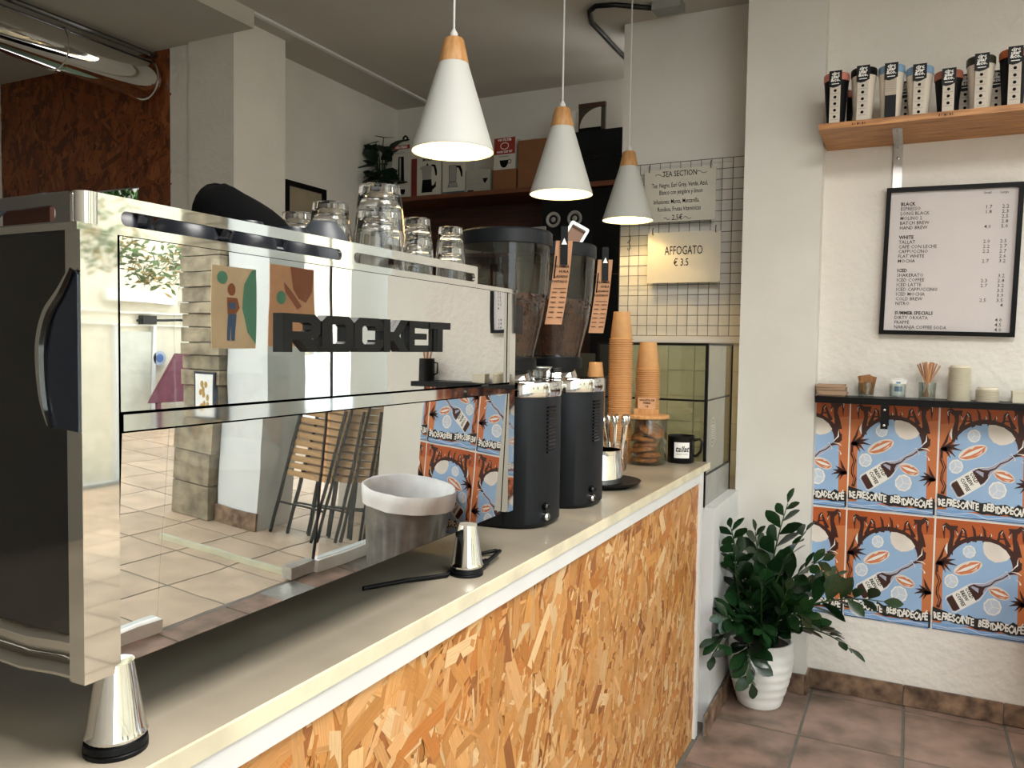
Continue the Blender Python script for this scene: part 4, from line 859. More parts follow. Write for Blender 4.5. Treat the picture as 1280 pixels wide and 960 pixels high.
for k in range(6):
    o = B().box(-.024, .024, -.003, .003, 0, .078).done('sugar_packet', SUG, bevel=.001, seg=1); o.location = (-.175+rnd.uniform(-.006, .006), 3.773+k*.007, zb+.011+rnd.uniform(0, .01)); o.rotation_euler = (rnd.uniform(-.1, .1), rnd.uniform(-.22, .22), rnd.uniform(-.2, .2)); tag(o, '%s brown sugar packet counted from the front of the left tumbler' % ('front', 'second', 'third', 'fourth', 'fifth', 'rearmost')[k], 'sugar packet', 'brown sugar packets in a glass')
for k in range(6):
    o = B().box(-.023, .023, -.003, .003, 0, .066).done('sweetener_packet', PAPER, bevel=.001, seg=1); o.location = (-.050+rnd.uniform(-.006, .006), 3.775+k*.006, zb+.011+rnd.uniform(0, .014)*(k > 0)); o.rotation_euler = (rnd.uniform(-.1, .1), rnd.uniform(-.2, .2)*(k > 0), rnd.uniform(-.2, .2)); tag(o, '%s white sweetener packet counted from the front of the middle tumbler' % ('front', 'second', 'third', 'fourth', 'fifth', 'rearmost')[k], 'sugar packet', 'white sweetener packets in a glass')
    b = B(); b.shape([(-.015, .018), (.015, .018), (.015, .040), (-.015, .040)], FS(0, -.0033, 0)); b.shape([(-.008, .052), (.008, .052), (.008, .059), (-.008, .059)], FS(0, -.0033, 0)); b.done('print', PR, o, norm=False)
STI = mat('stirrer_wood', '#b98760', .7, rand=.15, vs=30); me = None
for k in range(34):
    a = rnd.uniform(0, 2*pi); q = rnd.uniform(.3, 1); p0 = Vector((.060-.020*cos(a)*q, 3.79-.02*sin(a)*q, zb+.012)); p1 = Vector((.060+.052*cos(a)*q, 3.79+.03*sin(a)*q, zb+.145))
    if me is None: o = B().box(-.0028, .0028, -.0009, .0009, 0, .145).done('wooden_stirrer', STI); me = o.data
    else: o = obj('wooden_stirrer', me)
    o.location = p0; o.rotation_euler = (p1-p0).to_track_quat('Z', 'Y').to_euler(); tag(o, 'wooden coffee stirrer standing in the right tumbler', 'stirrer', 'wooden stirrers in a glass')
LID = mat('cream_lid', '#d5cbb4', .5, var=.02)
b = B().lathe([(0, .009), (.030, .009), (.034, .012), (.036, .011), (.037, .0042), (.0445, .0026), (.0445, 0), (.042, 0), (.038, .008), (0, .006)], 32, caps=False); o = b.done('cup_lid', LID, ang=50); lm = o.data; bpy.data.objects.remove(o)
for x, n, nm in ((.178, 24, 'tall'), (.278, 9, 'short')):
    for k in range(n):
        o = obj('cup_lid', lm, loc=(x+rnd.uniform(-.001, .001), 3.79, zb+k*.0058)); o.scale = (.98, .98, 1)
        tag(o, 'cream cup lid on top of the %s lid stack' % nm if k == n-1 else '%s cream cup lid from the top of the %s lid stack' % (ordn(n-k), nm), 'cup lid', 'cream lids, %s stack' % nm)
g = thing('cup_sleeve_box', 'small cream box at the right end of the lids on the black shelf', 'box', (.41, 3.80, zb)); B().box(-.045, .045, -.03, .03, 0, .045).done('carton', LID, g, bevel=.002); B().box(-.047, .047, -.032, .032, .040, .047).done('lid', LID, g)
g = thing('stirrer_mug', 'dark metal mug of stirrers farther right on the black shelf', 'mug', (.80, 3.79, zb))
B().lathe([(0, 0), (.05, 0), (.046, .12), (.043, .12), (.046, .006), (0, .006)], 32, caps=False).done('body', BLACKM, g, ang=50); B().tube([(-.046, 0, .1), (-.075, 0, .095), (-.075, 0, .04), (-.047, 0, .03)], .005, 6).done('handle', BLACKM, g)
for k in range(9):
    a = rnd.uniform(0, 6); o = obj('wooden_stirrer', me, loc=(.80, 3.79, zb+.02)); o.rotation_euler = (rnd.uniform(-.2, .2), rnd.uniform(-.25, .25), a); o.scale = (1, 1, 1.15); tag(o, 'wooden coffee stirrer standing in the dark metal mug', 'stirrer', 'wooden stirrers in the dark mug')

# ================================================================== POSTERS
def U(x, y):     # artwork coordinates (measured on one sheet) -> 0..1
    v = (y-(15+.04*(x-50)))/(878+.045*(x-50)); u = (x-(50-.028*y))/(745-.022*y); return (u*PW, (1-v)*PH)
PW, PH = .346, .480
pm = [mat('poster_white', '#e8e4dc', .5, var=.01), mat('poster_orange', '#c4713f', .5, var=.08, vs=3), mat('poster_sky', '#96b4d6', .5, var=.04, vs=5), mat('poster_coffee', '#3a1508', .5, var=.04),
      mat('poster_lip', '#cf7a50', .5), mat('poster_moon', '#ddd3c8', .5), mat('poster_ice', '#c6cfdb', .5), mat('poster_wave', '#7da3cf', .5), mat('poster_black', '#15110f', .5), mat('poster_glass', '#a9a9bb', .5), mat('poster_rust', '#b0541f', .5, var=.05, vs=3)]
def poster_art():
    b = B(); M = FS(0, 0, 0); K = [0.0]
    def S(m, pts, z): b.mi = m; b.shape([U(*p) for p in pts], M, z*.00022)
    b.mi = 0; b.box(-.003, PW+.003, 0, .0012, -.003, PH+.003); M = FS(0, -.0002, 0)
    b.mi = 1; b.shape([(0, 0), (PW, 0), (PW, PH), (0, PH)], M, 0)
    b.mi = 10; b.shape([(0, PH*.82), (PW*.3, PH*.85), (PW*.7, PH*.82), (PW, PH*.85), (PW, PH), (0, PH)], M, .0001)
    el = [(398+252*cos(a), 385-212*sin(a)) for a in [pi*i/28 for i in range(29)]]
    S(2, [(100, 860), (105, 430)]+[p for p in el[::-1]][0:0]+[(145, 392)]+el[::-1][1:-1]+[(648, 380), (655, 425), (690, 430), (678, 860)], 1)
    outer = [(390+(270+58*max(0, cos(a))**1.5)*cos(a), 385-(248+10*cos(a))*sin(a)) for a in [pi*i/28 for i in range(29)]]
    inner = [(398+252*cos(a), 385-212*sin(a)) for a in [pi*i/28 for i in range(29)]]
    band = outer[:26]+inner[:26][::-1]; S(3, band, 2)
    S(3, stroke([(690, 330), (690, 375), (665, 405), (630, 420), (600, 422)], [60, 55, 36, 20, 12]), 2.5)
    S(3, stroke([(182, 300), (165, 240), (150, 290)], [6, 40, 8]), 2.5)
    # dripping T A L L A T
    for dx, fl in ((100, 1), (745, -1)):
        X = lambda x: dx+fl*x
        S(3, stroke([(X(0), 75), (X(25), 60), (X(55), 85), (X(95), 85), (X(125), 70)], [8, 34, 42, 38, 10]), 3)
        S(3, stroke([(X(14), 60), (X(12), 120), (X(16), 175)], [20, 18, 4]), 3.1); S(3, stroke([(X(75), 90), (X(80), 150), (X(66), 215), (X(60), 290)], [44, 36, 50, 70] if fl < 0 else [40, 32, 40, 50]), 3.2)
        S(3, stroke([(X(108), 80), (X(118), 120), (X(124), 135)], [16, 12, 2]), 3.1)
        S(0, stroke([(X(8), 110), (X(6), 75), (X(24), 68)], [2, 7, 2]), 5); S(0, stroke([(X(112), 110), (X(122), 138), (X(132), 122)], [2, 9, 2]), 5)
    for (x, fl) in ((262, 1), (572, -1)):
        S(3, stroke([(x-fl*50, 215), (x-fl*22, 150), (x-4*fl, 100), (x, 80)], [40, 22, 16, 8]), 3.3); S(3, stroke([(x, 80), (x+fl*20, 105), (x+fl*28, 150), (x+fl*50, 195)], [8, 18, 18, 34]), 3.4)
        S(3, stroke([(x-fl*20, 150), (x+fl*25, 150)], 12), 3.5); S(0, stroke([(x-2*fl, 92), (x+fl*14, 118)], [7, 2]), 5)
    for x in (425, 345):
        S(3, stroke([(x-10, 55), (x+8, 90), (x+14, 140), (x+10, 185)], [4, 20, 22, 40]), 3.6); S(3, stroke([(x+14, 165), (x+48, 150), (x+62, 115)], [24, 20, 5]), 3.7); S(0, stroke([(x+60, 112), (x+64, 130), (x+56, 138)], [2, 8, 2]), 5)
    S(0, stroke([(140, 205), (130, 250), (140, 292)], [3, 22, 4]), 5); S(0, stroke([(690, 300), (685, 350), (640, 395)], [3, 12, 3]), 5); S(0, stroke([(640, 405), (690, 412), (715, 430)], [2, 10, 3]), 5); S(0, stroke([(672, 462), (700, 480), (708, 505)], [2, 4, 14]), 5)
    S(5, [(430, 178), (480, 180), (545, 200), (600, 240), (632, 288), (610, 315), (565, 332), (515, 338), (465, 315), (432, 275), (422, 225)], 4)
    for (cx, cy, sx, sy, a) in ((305, 395, 112, 44, -.35), (545, 580, 82, 38, .42)):
        f = lambda x, y: (cx+sx*x*cos(a)-sy*y*sin(a), cy+sx*x*sin(a)+sy*y*cos(a))
        S(5, [f(*p) for p in circ(0, 0, 1.06, 1.15, 20)], 4); S(4, [f(*p) for p in ((-1, .1), (-.5, -.55), (-.15, -.8), (.05, -.6), (.3, -.85), (.7, -.6), (1, -.2), (.75, .6), (.1, 1.0), (-.6, .75))], 5)
        S(0, [f(*p) for p in ((-.95, .12), (-.3, -.2), (.3, -.3), (.95, -.25), (.4, .2), (-.2, .35))], 6); S(0, [f(*p) for p in ((.05, .7), (.5, .45), (.7, .15), (.55, .6))], 6)
    for (cx, cy, s_) in ((315, 265, 50), (175, 505, 55), (495, 690, 68)):
        S(0, [(cx+s_*1.05*cos(a), cy+s_*1.05*sin(a)) for a in [2*pi*i/9 for i in range(9)]], 4); S(6, [(cx+s_*.92*cos(a+.2), cy+s_*.92*sin(a+.2)) for a in [2*pi*i/6 for i in range(6)]], 5)
        for a in (.2, 2.3, 4.4): S(0, stroke([(cx, cy), (cx+s_*.9*cos(a), cy+s_*.9*sin(a))], 5), 6)
    # bottle, axis from lower left to upper right
    a = atan2(-(425-680), 610-180); A0 = (175, 690); ux, uy = cos(a), -sin(a)
    f = lambda t, s_: (A0[0]+ux*t-uy*s_, A0[1]+uy*t+ux*s_)
    bot = [(-20, -52), (0, -66), (215, -66), (265, -46), (320, -20), (490, -16), (495, -26), (512, -26), (512, 26), (495, 26), (490, 16), (320, 20), (265, 46), (215, 66), (0, 66), (-20, 52)]
    S(0, [f(t*1.01-2, s_*1.12) for t, s_ in bot], 6.5); S(9, [f(*p) for p in bot], 7); S(3, [f(*p) for p in ((-12, -50), (2, -60), (240, -58), (262, -30), (300, -4), (285, 10), (262, 44), (215, 60), (0, 60), (-12, 48))], 8)
    S(3, stroke([f(*p) for p in ((240, 30), (300, 0), (350, 8), (400, -4), (460, 6), (510, 0))], [26, 16, 10, 9, 9, 10]), 8.2)
    S(0, [f(*p) for p in ((45, -68), (185, -68), (185, 68), (45, 68))], 9); S(9, [f(*p) for p in ((205, -50), (225, -48), (255, -10), (235, 20), (222, -10))], 9)
    for i, t in enumerate(('COLD', 'BREW', 'COFFEE')):
        u0 = U(*f(158-44*i, -58)); u1 = U(*f(158-44*i, 20)); r = atan2(u1[1]-u0[1], u1[0]-u0[0]); b.mi = 8; b.text(t, M, u0[0], u0[1], .021, 'LEFT', .03, 1, z=.0023, sx=.8, rot=r)
    # palms
    for (cx, cy, fl, s_) in ((62, 370, 1, 1.), (748, 665, -1, .8)):
        for (dx, dy, w0) in ((60, -150, 22), (110, -80, 24), (145, -40, 24), (160, 10, 22), (110, 60, 20), (70, 70, 20)):
            S(3, stroke([(cx-8*fl, cy), (cx+fl*dx*.55*s_, cy+dy*.35*s_-12), (cx+fl*dx*s_, cy+dy*s_)], [14, w0, 2]), 10)
    S(3, stroke([(62, 370), (60, 400), (58, 450), (85, 510), (65, 560), (62, 610), (88, 660), (68, 720)], [30, 20, 24, 26, 24, 24, 26, 30]), 10); S(1, stroke([(60, 440), (84, 510), (64, 565), (66, 610), (86, 660), (70, 700)], 6), 11)
    # wave and banner
    S(7, [(22, 840), (200, 850), (400, 885), (740, 905), (735, 960), (25, 893)], 12); S(6, stroke([(30, 860), (150, 880), (300, 870), (420, 915), (560, 905), (730, 930)], 6), 13); S(6, stroke([(60, 885), (220, 895), (380, 925), (700, 940)], 4), 13)
    top = [(28, 715), (60, 725), (140, 750), (180, 775), (230, 760), (290, 790), (310, 765), (370, 790), (440, 785), (480, 805), (560, 800), (610, 830), (650, 800), (700, 830), (745, 815)]
    botm = [(745, 905), (620, 905), (560, 880), (500, 890), (420, 875), (380, 880), (300, 845), (200, 840), (150, 820), (90, 830), (26, 822)]
    S(8, top+botm, 14); txt = 'REFRESCANTE BEBïDADECAFÉ'; n = len(txt); rr = random.Random(2)
    for i, c_ in enumerate(txt):
        t = (i+.5)/n; x = 38+t*690; yb = 806+(x-38)*.128+6*sin(i*1.3)
        if c_ != ' ': p = U(x, yb); b.mi = 0; b.text(c_, M, p[0], p[1], 0.041+.003*(i % 3), 'CENTER', .04, 1, z=.0035, rot=rr.uniform(-.12, .12), sx=.60)
    b.mi = 8; b.shape([(0, .0), (PW, .0), (PW, .0025), (0, .0025)], M, .0036); b.shape([(PW-.008, 0), (PW, 0), (PW, PH*.12), (PW-.008, PH*.12)], M, .0036)
    return b
art0 = poster_art(); base = art0.bm
def clipped(u0, u1):
    bm = base.copy()
    for x, s_ in ((u0, -1), (u1, 1)):
        bmesh.ops.bisect_plane(bm, geom=bm.verts[:]+bm.edges[:]+bm.faces[:], plane_co=(x, 0, 0), plane_no=(s_, 0, 0), clear_outer=True)
    b = B(); b.bm.free(); b.bm = bm; return b
full = None
cols = [(-.589, .207, .36, 'cut by the pier'), (-.237, -1, 1, 'left of centre'), (.116, -1, 1, 'at the right under the menu'), (.469, -1, 1, 'beyond the menu'), (.822, -.01, .046, 'strip at the wall end')]
for zr, zn in ((.85, 'upper row'), (.358, 'lower row')):
    for (x0, u0, u1, nm) in cols:
        dz = 0 if zr > .8 else -.0
        if u0 == -1:
            if full is None: o = clipped(-1, 1).done('wall_poster', pm, norm=False); full = o.data
            else: o = obj('wall_poster', full)
        else: o = clipped(u0, u1).done('wall_poster', pm, norm=False)
        o.location = (x0, 3.8785, zr); tag(o, 'orange and blue cold brew poster, %s, %s' % (zn, nm), 'poster', 'cold brew posters on the far wall')
base.free()

# ================================================================== ZZ PLANT
px, py = -.553, 3.60
g = thing('potted_plant', 'leafy dark green plant in a ribbed white pot on the tiled floor', 'plant', (px, py, 0))
b = B(); pr = []
for k in range(29):
    t = k/28; r = .092+.048*sin(min(1, t*1.25)*pi/2)-(.008*max(0, t-.75)/.25); z = .004+t*.285
    pr.append((r-(.0035 if k % 4 == 0 and 0 < k < 26 else 0), z))
pr = [(0, .0), (.088, 0)]+pr+[(.125, .289), (.122, .26), (0, .26)]; b.lathe(pr, 56, caps=False); b.done('pot', mat('white_ribbed_pot', '#e9e7e3', .5, var=.01), g, ang=50)
B().lathe([(0, .255), (.12, .262), (.12, .264), (0, .266)], 24, caps=False).done('soil', mat('soil', '#2b2019', .95, bump=.8), g)
LEAF = mat('waxy_leaf', '#1b381b', .28, var=.35, vs=14, rand=.35, spec=.6)
LEAF.node_tree.nodes['Principled BSDF'].inputs['Coat Weight'].default_value = .1
b = B(); prof = [(0, 0), (.25, .55), (.5, .95), (.75, .8), (.9, .45), (1, .02)]; Lc = []; Ll = []; Lr = []
for t, w0 in prof: Lc.append(b.v((t, 0, -.10*t*t+.02))); Ll.append(b.v((t, .29*w0, .05*w0-.10*t*t+.02))); Lr.append(b.v((t, -.29*w0, .05*w0-.10*t*t+.02)))
for i in range(5): b.face((Lc[i], Lc[i+1], Ll[i+1], Ll[i])); b.face((Lr[i], Lr[i+1], Lc[i+1], Lc[i]))
o = b.done('leaf', LEAF, ang=80); leafm = o.data; bpy.data.objects.remove(o)
STEM = mat('green_stem', '#2c4420', .45)
def stem(p0, p1, bow, n, size, seed, rscale=1.):
    rnd = random.Random(seed); p0, p1 = Vector(p0), Vector(p1); mid = (p0+p1)/2+Vector(bow)
    P = [p0.lerp(mid, t).lerp(mid.lerp(p1, t), t) for t in [k/12 for k in range(13)]]
    st = B().tube([p-Vector((0, 0, 0)) for p in P], [.007*rscale*(1-.75*k/12) for k in range(13)], 6).done('stem', STEM, g)
    for k in range(n):
        t = .22+.78*k/(n-1); i = min(11, int(t*12)); f_ = t*12-i; p = P[i].lerp(P[i+1], f_); d = (P[i+1]-P[i]).normalized()
        side = d.cross(Vector((0, 0, 1)) if abs(d.z) < .95 else Vector((1, 0, 0))).normalized(); side = Matrix.Rotation(rnd.uniform(-.6, .6)+seed, 3, d) @ side
        s_ = 1 if k % 2 else -1; dr = (side*s_*.9+d*.75+Vector((0, 0, .05))).normalized() if k < n-1 else d
        up_ = d.cross(side)*1; up_ = (up_ if up_.z > 0 else -up_)+Vector((rnd.uniform(-.4, .4), rnd.uniform(-.6, .1), .4)); y_ = up_.cross(dr).normalized(); z_ = dr.cross(y_)
        q = size*rnd.uniform(.8, 1.15)*(.75+.5*sin(pi*t)); o = obj('leaf', leafm, st)
        o.matrix_local = Matrix(((dr.x*q, y_.x*q, z_.x*q, p.x), (dr.y*q, y_.y*q, z_.y*q, p.y), (dr.z*q, y_.z*q, z_.z*q, p.z), (0, 0, 0, 1)))
def rel(x, z, y=3.5): return (x-px, y-py, z)
tips = [(rel(-.655, .80, 3.40), (-.02, 0, .10)), (rel(-.455, .895, 3.58), (-.04, 0, .02)), (rel(-.37, .80, 3.5), (-.06, -.02, .05)), (rel(-.30, .70, 3.45), (-.03, 0, .10)), (rel(-.07, .575, 3.42), (-.02, -.02, .15)),
        (rel(-.19, .37, 3.42), (.02, -.05, .18)), (rel(-.665, .33, 3.18), (-.04, -.03, .16)), (rel(-.64, .68, 3.42), (-.02, -.04, .05)), (rel(-.60, .74, 3.66), (0, .03, 0)), (rel(-.52, .60, 3.38), (0, -.06, .02)),
        (rel(-.42, .58, 3.36), (0, -.07, .04)), (rel(-.65, .46, 3.26), (0, -.06, .1)), (rel(-.55, .17, 3.38), (0, -.12, .16)), (rel(-.34, .50, 3.34), (0, -.08, .1)), (rel(-.50, .42, 3.30), (0, -.08, .12)), (rel(-.26, .60, 3.60), (0, 0, .08)), (rel(-.60, .56, 3.5), (0, 0, 0))]
for i, (tp, bow) in enumerate(tips): stem((random.uniform(-.06, .06), random.uniform(-.06, .06), .26), tp, bow, 18, .092, i+1)

# ================================================================== BACK SHELF AND ITS THINGS
g = thing('back_shelf', 'dark brown shelf unit across the kitchen back wall', 'shelf unit', (-3.4, 4.5, 0)); 
B().box(0, 1.95, 0, .395, 2.500, 2.528).done('shelf', mat('redbrown_shelf', '#6b3a1c', .5, stretch=(1, 8, 8), vs=5, col2='#4c2611'), g, bevel=.002)
B().box(0, 1.66, .385, .398, .1, 2.5).done('back_panel', DARKWOOD, g); B().box(0, 1.66, .02, .385, 2.11, 2.135).done('shelf', DARKWOOD, g); B().box(0, 1.66, .02, .385, 1.40, 1.425).done('shelf', DARKWOOD, g)
zs_ = 2.5285
def carton(x0, x1, z0, z1, y0, y1, m, lab, prints=None, name='product_box', cat='box'):
    g = thing(name, lab, cat, ((x0+x1)/2, y0, z0)); w_ = x1-x0; B().box(-w_/2, w_/2, 0, y1-y0, 0, z1-z0).done('carton', m, g, bevel=.002, seg=1)
    if prints:
        b = B(); prints(b, FS(0, -.0004, 0), w_, z1-z0); b.done('print', [INK, mat('print_red', '#8e2418', .6), GREYINK, PAPER, mat('print_teal', '#2e4d5c', .6)], g, norm=False)
    return g
BOXW = mat('carton_white', '#b9b5ab', .6, var=.02); YB = 4.56
def p_press(b, M, w_, h):
    b.mi = 1; b.shape([(-w_/2+.004, h*.87), (w_/2-.004, h*.87), (w_/2-.004, h*.94), (-w_/2+.004, h*.94)], M, .0004); b.mi = 3; b.text('AEROPRESS', M, 0, h*.885, .022, 'CENTER', .04, 1, z=.0008, sx=.85)
    b.mi = 0; b.shape([(-.026, h*.30), (-.022, h*.74), (.022, h*.74), (.026, h*.30), (.036, h*.27), (-.036, h*.27)], M, .0004); b.mi = 2; b.shape([(-.013, h*.32), (.0, h*.32), (0, h*.72), (-.013, h*.72)], M, .0008)
    b.mi = 0; b.shape([(-.035, h*.14), (-.028, h*.08), (.028, h*.08), (.035, h*.14), (.030, h*.17), (-.030, h*.17)], M, .0004); b.mi = 2; b.shape([(-.05, h*.80), (.03, h*.80), (.03, h*.815), (-.05, h*.815)], M, .0004)
carton(-3.20, -3.055, zs_, 2.91, YB, YB+.12, BOXW, 'tall white coffee press box at the left of the back shelf', p_press)
def p_moka(b, M, w_, h):
    b.mi = 0; b.text('MOKA', M, -.01, h*.87, .026, 'CENTER', .04, 1); b.shape([(-.055, .03), (-.048, h*.42), (.022, h*.42), (.03, .03)], M, .0004); b.shape(stroke([(.02, h*.76), (.045, h*.74), (.055, h*.62), (.058, h*.50)], [.012, .018, .018, .012]), M, .0004)
    b.mi = 2; b.shape([(-.048, h*.42), (-.055, h*.66), (-.072, h*.70), (-.05, h*.76), (.025, h*.76), (.018, h*.42)], M, .0004); b.mi = 0; b.shape([(-.02, h*.76), (-.012, h*.83), (0, h*.76)], M, .0004); b.shape(stroke([(.02, h*.2), (.05, h*.26), (.055, h*.36)], [.03, .02, .004]), M, .0006)
carton(-3.0, -2.815, zs_, 2.80, YB, YB+.13, BOXW, 'white box with a black based moka pot print on the back shelf', p_moka)
carton(-3.05, -3.003, zs_, 2.79, YB+.01, YB+.13, mat('carton_red', '#6d1a14', .6), 'narrow dark red box edge beside the moka pot box')
def p_moka2(b, M, w_, h):
    b.mi = 4; b.shape([(-w_/2, 0), (w_/2, 0), (w_/2, .022), (-w_/2, .022)], M, .0004); b.mi = 1; b.shape([(-.03, h*.9), (.03, h*.9), (.03, h*.94), (-.03, h*.94)], M, .0004); b.mi = 0
    o_ = [(-.045, .05), (-.033, h*.34), (-.036, h*.78), (.022, h*.78), (.02, h*.34), (.033, .05)]; b.shape(o_, M, .0004); b.mi = 2; b.shape([(x*.88-.0, z*.97+.004) for x, z in o_], M, .0008); b.mi = 0
    b.shape(stroke([(.02, h*.74), (.045, h*.72), (.058, h*.6), (.062, h*.46)], [.01, .02, .018, .010]), M, .0012); b.shape([(-.033, h*.335), (.02, h*.335), (.02, h*.35), (-.033, h*.35)], M, .0012)
carton(-2.80, -2.632, zs_, 2.775, YB, YB+.13, BOXW, 'white box with a tall steel moka pot print on the back shelf', p_moka2)
def p_drip(b, M, w_, h):
    b.mi = 2; b.text('FLOWER', M, -.075, h*.52, .030, 'LEFT', .0, 1); b.text('DRIPPER', M, -.075, h*.34, .030, 'LEFT', .0, 1); b.shape([(-.07, h*.72), (.03, h*.72), (.03, h*.74), (-.07, h*.74)], M, .0004)
    b.mi = 0; b.shape([(.03, h*.62), (.075, h*.62), (.06, h*.45), (.052, h*.4), (.044, h*.45)], M, .0004); b.shape([(-.075, .01), (-.03, .01), (-.03, .02), (-.075, .02)], M, .0004); b.mi = 2; b.shape([circ(.05, h*.2, .03, n=16), circ(.05, h*.2, .027, n=16)[::-1]], M, .0004)
carton(-2.622, -2.448, zs_, 2.675, YB, YB+.13, mat('carton_grey', '#9c988e', .6), 'low pale grey dripper box in the middle of the back shelf', p_drip)
carton(-2.425, -2.262, zs_, 2.662, YB, YB+.16, CARD, 'small plain brown carton under the two little boxes', name='cardboard_box')
def p_cup(b, M, w_, h): b.mi = 0; b.shape([(-.035, h*.62), (.03, h*.62), (.022, h*.3), (.008, h*.12), (-.014, h*.12), (-.028, h*.3)], M, .0004); b.shape([circ(.035, h*.5, .014, n=14), circ(.035, h*.5, .010, n=14)[::-1]], M, .0004); b.shape([(-.04, h*.85), (.03, h*.85), (.03, h*.88), (-.04, h*.88)], M, .0004)
carton(-2.42, -2.27, 2.6625, 2.755, YB, YB+.14, BOXW, 'small white box with a cup print, second of its pile', p_cup)
def p_red(b, M, w_, h): b.mi = 1; b.shape([(-w_/2+.001, .001), (w_/2-.001, .001), (w_/2-.001, h-.001), (-w_/2+.001, h-.001)], M, .0003); b.mi = 3; b.text('V60 FILTER', M, 0, h*.8, .02, 'CENTER', .03, 1, z=.0008); b.text('HAND DRIP SET', M, 0, h*.1, .018, 'CENTER', .03, 1, z=.0008, sx=.85); b.shape([circ(0, h*.5, .03, .022, n=18), circ(0, h*.5, .026, .018, n=18)[::-1]], M, .0008)
carton(-2.42, -2.27, 2.7555, 2.86, YB, YB+.14, BOXW, 'small red fronted box on top of its pile', p_red)
carton(-2.25, -2.03, zs_, 2.67, YB, YB+.25, CARD, 'lower large brown carton on the back shelf', name='cardboard_box')
carton(-2.25, -2.03, 2.6705, 2.83, YB, YB+.25, CARD, 'upper large brown carton on the back shelf', name='cardboard_box')
g = thing('crumpled_paper', 'crumpled white paper on the upper brown carton', 'paper', (-2.13, YB+.08, 2.8305)); B().lathe([(.06, 0), (.05, .015), (.02, .022)], 11, mod=lambda a, z: 1+.25*sin(2*a)).done('sheet', BOXW, g)
g = thing('black_crate', 'large matt black case on the right of the back shelf', 'case', (-1.75, YB, zs_)); B().box(-.27, .30, 0, .3, 0, .155).done('lower_case', BLACKP, g, bevel=.006); B().box(-.27, .30, 0, .3, .158, .315).done('upper_case', BLACKP, g, bevel=.006); B().box(-.05, .02, -.012, 0, .14, .17).done('latch', BLACKG, g)
carton(-2.02, -1.97, 2.845, 2.965, YB, YB+.06, BOXW, 'little white box standing on the black case behind the middle lamp', lambda b, M, w_, h: (setattr(b, 'mi', 1), b.shape([(-.02, h*.7), (.02, h*.7), (.02, h*.85), (-.02, h*.85)], M, .0004)))
g = thing('white_canister', 'white canister on the black case behind the middle lamp', 'canister', (-1.91, YB+.05, 2.8455)); B().lathe([(.03, 0), (.03, .12), (.024, .125)], 20).done('can', BOXW, g); B().lathe([(.031, .118), (.031, .135)], 20).done('lid', BOXW, g)
g = thing('filter_pack', 'clear pack of white paper filters on the black case', 'filter pack', (-1.775, YB+.03, 2.8455))
B().box(-.085, .085, 0, .02, 0, .15).done('bag', mat_pane('clear_bag', '#8a857c', .05), g); b = B(); b.shape([(-.075, .025)]+[(.06-.135*cos(a), .025+.115*sin(a)) for a in [pi/2*i/8 for i in range(9)]]+[(.06, .025)], FS(0, -.001, 0), ext=.004); b.done('filters', BOXW, g); B().box(-.085, .085, -.004, .022, .145, .17).done('header_card', mat('brown_header', '#3c201a', .6), g); B().box(-.08, .06, -.004, -.001, .0, .022).done('label', INK, g)
g = thing('white_bottle', 'white bottle with a black cap at the right end of the back shelf', 'bottle', (-1.50, YB+.03, 2.8455)); B().lathe([(.035, 0), (.035, .13), (.03, .14)], 20).done('body', BOXW, g); B().lathe([(.033, .14), (.03, .17), (.012, .2)], 20).done('cap', BLACKP, g)
g = thing('umbrella_hook', 'black hooked handle sticking up behind the press box', 'handle', (-3.17, YB+.14, zs_)); B().tube([(0, 0, 0), (0, 0, .42), (-.005, 0, .45), (-.02, 0, .46), (-.035, 0, .45), (-.037, 0, .43)], .007, 8).done('hook', BLACKP, g)
# loudspeaker and dark appliances under the shelf
g = thing('loudspeaker', 'black loudspeaker with two grey cones under the back shelf', 'speaker', (-1.93, 4.52, 2.136)); B().box(-.13, .20, 0, .25, 0, .33).done('cabinet', BLACKP, g, bevel=.006)
for x in (-.055, .085):
    b = B(); b.M = Matrix.Translation((x, .0, .185)) @ Matrix.Rotation(pi/2, 4, 'X'); b.lathe([(.047, 0), (.047, .004), (.042, .006), (.02, -.004), (.012, .004), (0, .006)], 28, caps=False).done('cone', mat('cone_grey', '#8d8983', .7), g)
g = thing('black_cabinet', 'tall black cabinet in the corner under the back shelf', 'cabinet', (-1.6, 4.52, 0)); B().box(-.13, .18, 0, .35, 0, 2.49).done('body', mat('matt_black', '#060606', .7, spec=.2), g, bevel=.004); B().box(-.13, .18, -.003, 0, 1.98, 1.985).done('seam', DARKWOOD, g)
g = thing('black_fridge', 'low black fridge behind the grinders', 'fridge', (-2.4, 4.3, 0)); B().box(-.9, .85, 0, .5, 0, 1.39).done('body', MATS['matt_black'], g, bevel=.01); B().box(-.9, .85, -.01, 0, 1.2, 1.21).done('handle', BRUSH, g)
for x0, x1, z1, nm in ((-2.66, -2.47, 2.285, 'left'), (-2.46, -2.39, 2.265, 'narrow middle'), (-2.24, -2.03, 2.282, 'right')):
    g = thing('coffee_bag', '%s pale coffee bag standing under the back shelf' % nm, 'coffee bag', ((x0+x1)/2, 4.42, 2.136), 0, 'coffee bags under the back shelf'); w_ = x1-x0
    b = B(); h = z1-2.136; pts = [(-w_/2, 0), (w_/2, 0), (w_/2+.004, h*.5), (w_/2-.002, h), (-w_/2+.003, h-.008), (-w_/2-.004, h*.5)]; b.shape(pts, FS(0, .09, 0), ext=.05); b.done('bag', mat('bag_paper', '#8f8c86', .7, var=.06), g, bevel=.008); B().box(-w_/2+.004, w_/2-.004, .05, .062, h-.02, h-.014).done('seal', GREYINK, g)
    g.location.y = 4.46
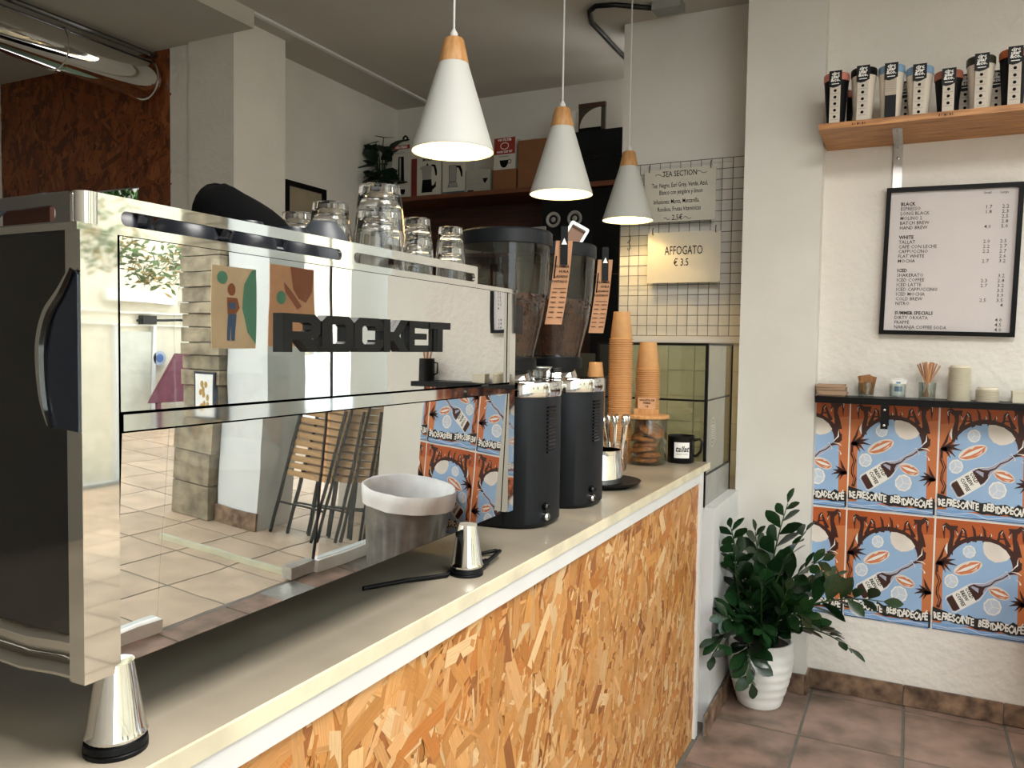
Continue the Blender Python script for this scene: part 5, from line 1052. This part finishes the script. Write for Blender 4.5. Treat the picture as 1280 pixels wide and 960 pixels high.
# climbing plant on the back shelf, picture on the left wall
g = thing('trailing_plant', 'dark heart leaved plant in the corner of the back shelf', 'plant', (-3.30, 4.58, zs_)); B().lathe([(.05, 0), (.07, .1), (.066, .1), (.05, .01)], 24).done('pot', BLACKP, g)
px0, py0 = 0, 0; LEAF2 = mat('dark_heart_leaf', '#1c3020', .4, var=.3, rand=.4); rnd = random.Random(12)
b = B(); hp = [(0, 0), (-.12, .28), (.1, .52), (.45, .48), (.8, .22), (1, 0)]; cc = [b.v((x, 0, -.12*x*x)) for x in (0, 0, .1, .45, .8, 1)]; l1 = [b.v((x, y, .05-.12*x*x)) for x, y in hp]; l2 = [b.v((x, -y, .05-.12*x*x)) for x, y in hp]
for i in range(5): b.face((cc[i], cc[i+1], l1[i+1], l1[i])); b.face((l2[i], l2[i+1], cc[i+1], cc[i]))
bmesh.ops.remove_doubles(b.bm, verts=b.bm.verts, dist=.0005); o = b.done('leaf', LEAF2, ang=80); hm = o.data; bpy.data.objects.remove(o)
for k in range(34):
    a = rnd.uniform(0, 2*pi); rr = rnd.uniform(.05, .2); z = .08+rnd.random()**1.3*.36; x = rr*cos(a)*.7; y = -abs(rr*sin(a))*.7; z -= .08*(rr > .14)
    if k in (0, 1): x, y, z = -.19, -.1, .22+.0*k
    st = B().tube([(0, 0, .08), (x*.5, y*.5, z*.7+.05), (x, y, z)], .003, 5).done('stem', STEM, g); d = Vector((cos(a), sin(a), rnd.uniform(-.9, .6))).normalized(); q = rnd.uniform(.09, .15)
    o = obj('leaf', hm, st, loc=(x, y, z)); o.rotation_euler = d.to_track_quat('X', 'Z').to_euler(); o.scale = (q, q, q)
g = thing('framed_picture', 'black framed picture on the left kitchen wall', 'picture', (-3.40, 3.90, 2.15)); 
b = B(); b.shape([[(-.17, -.3), (.20, -.3), (.20, .375), (-.17, .375)], [(-.14, -.27), (-.14, .345), (.17, .345), (.17, -.27)]], FE(.0, 0, 0), ext=.02); b.done('frame', FRM, g); B().box(0, .004, -.15, .18, -.28, .36).done('sheet', mat('sand_sheet', '#9a8c74', .7), g)
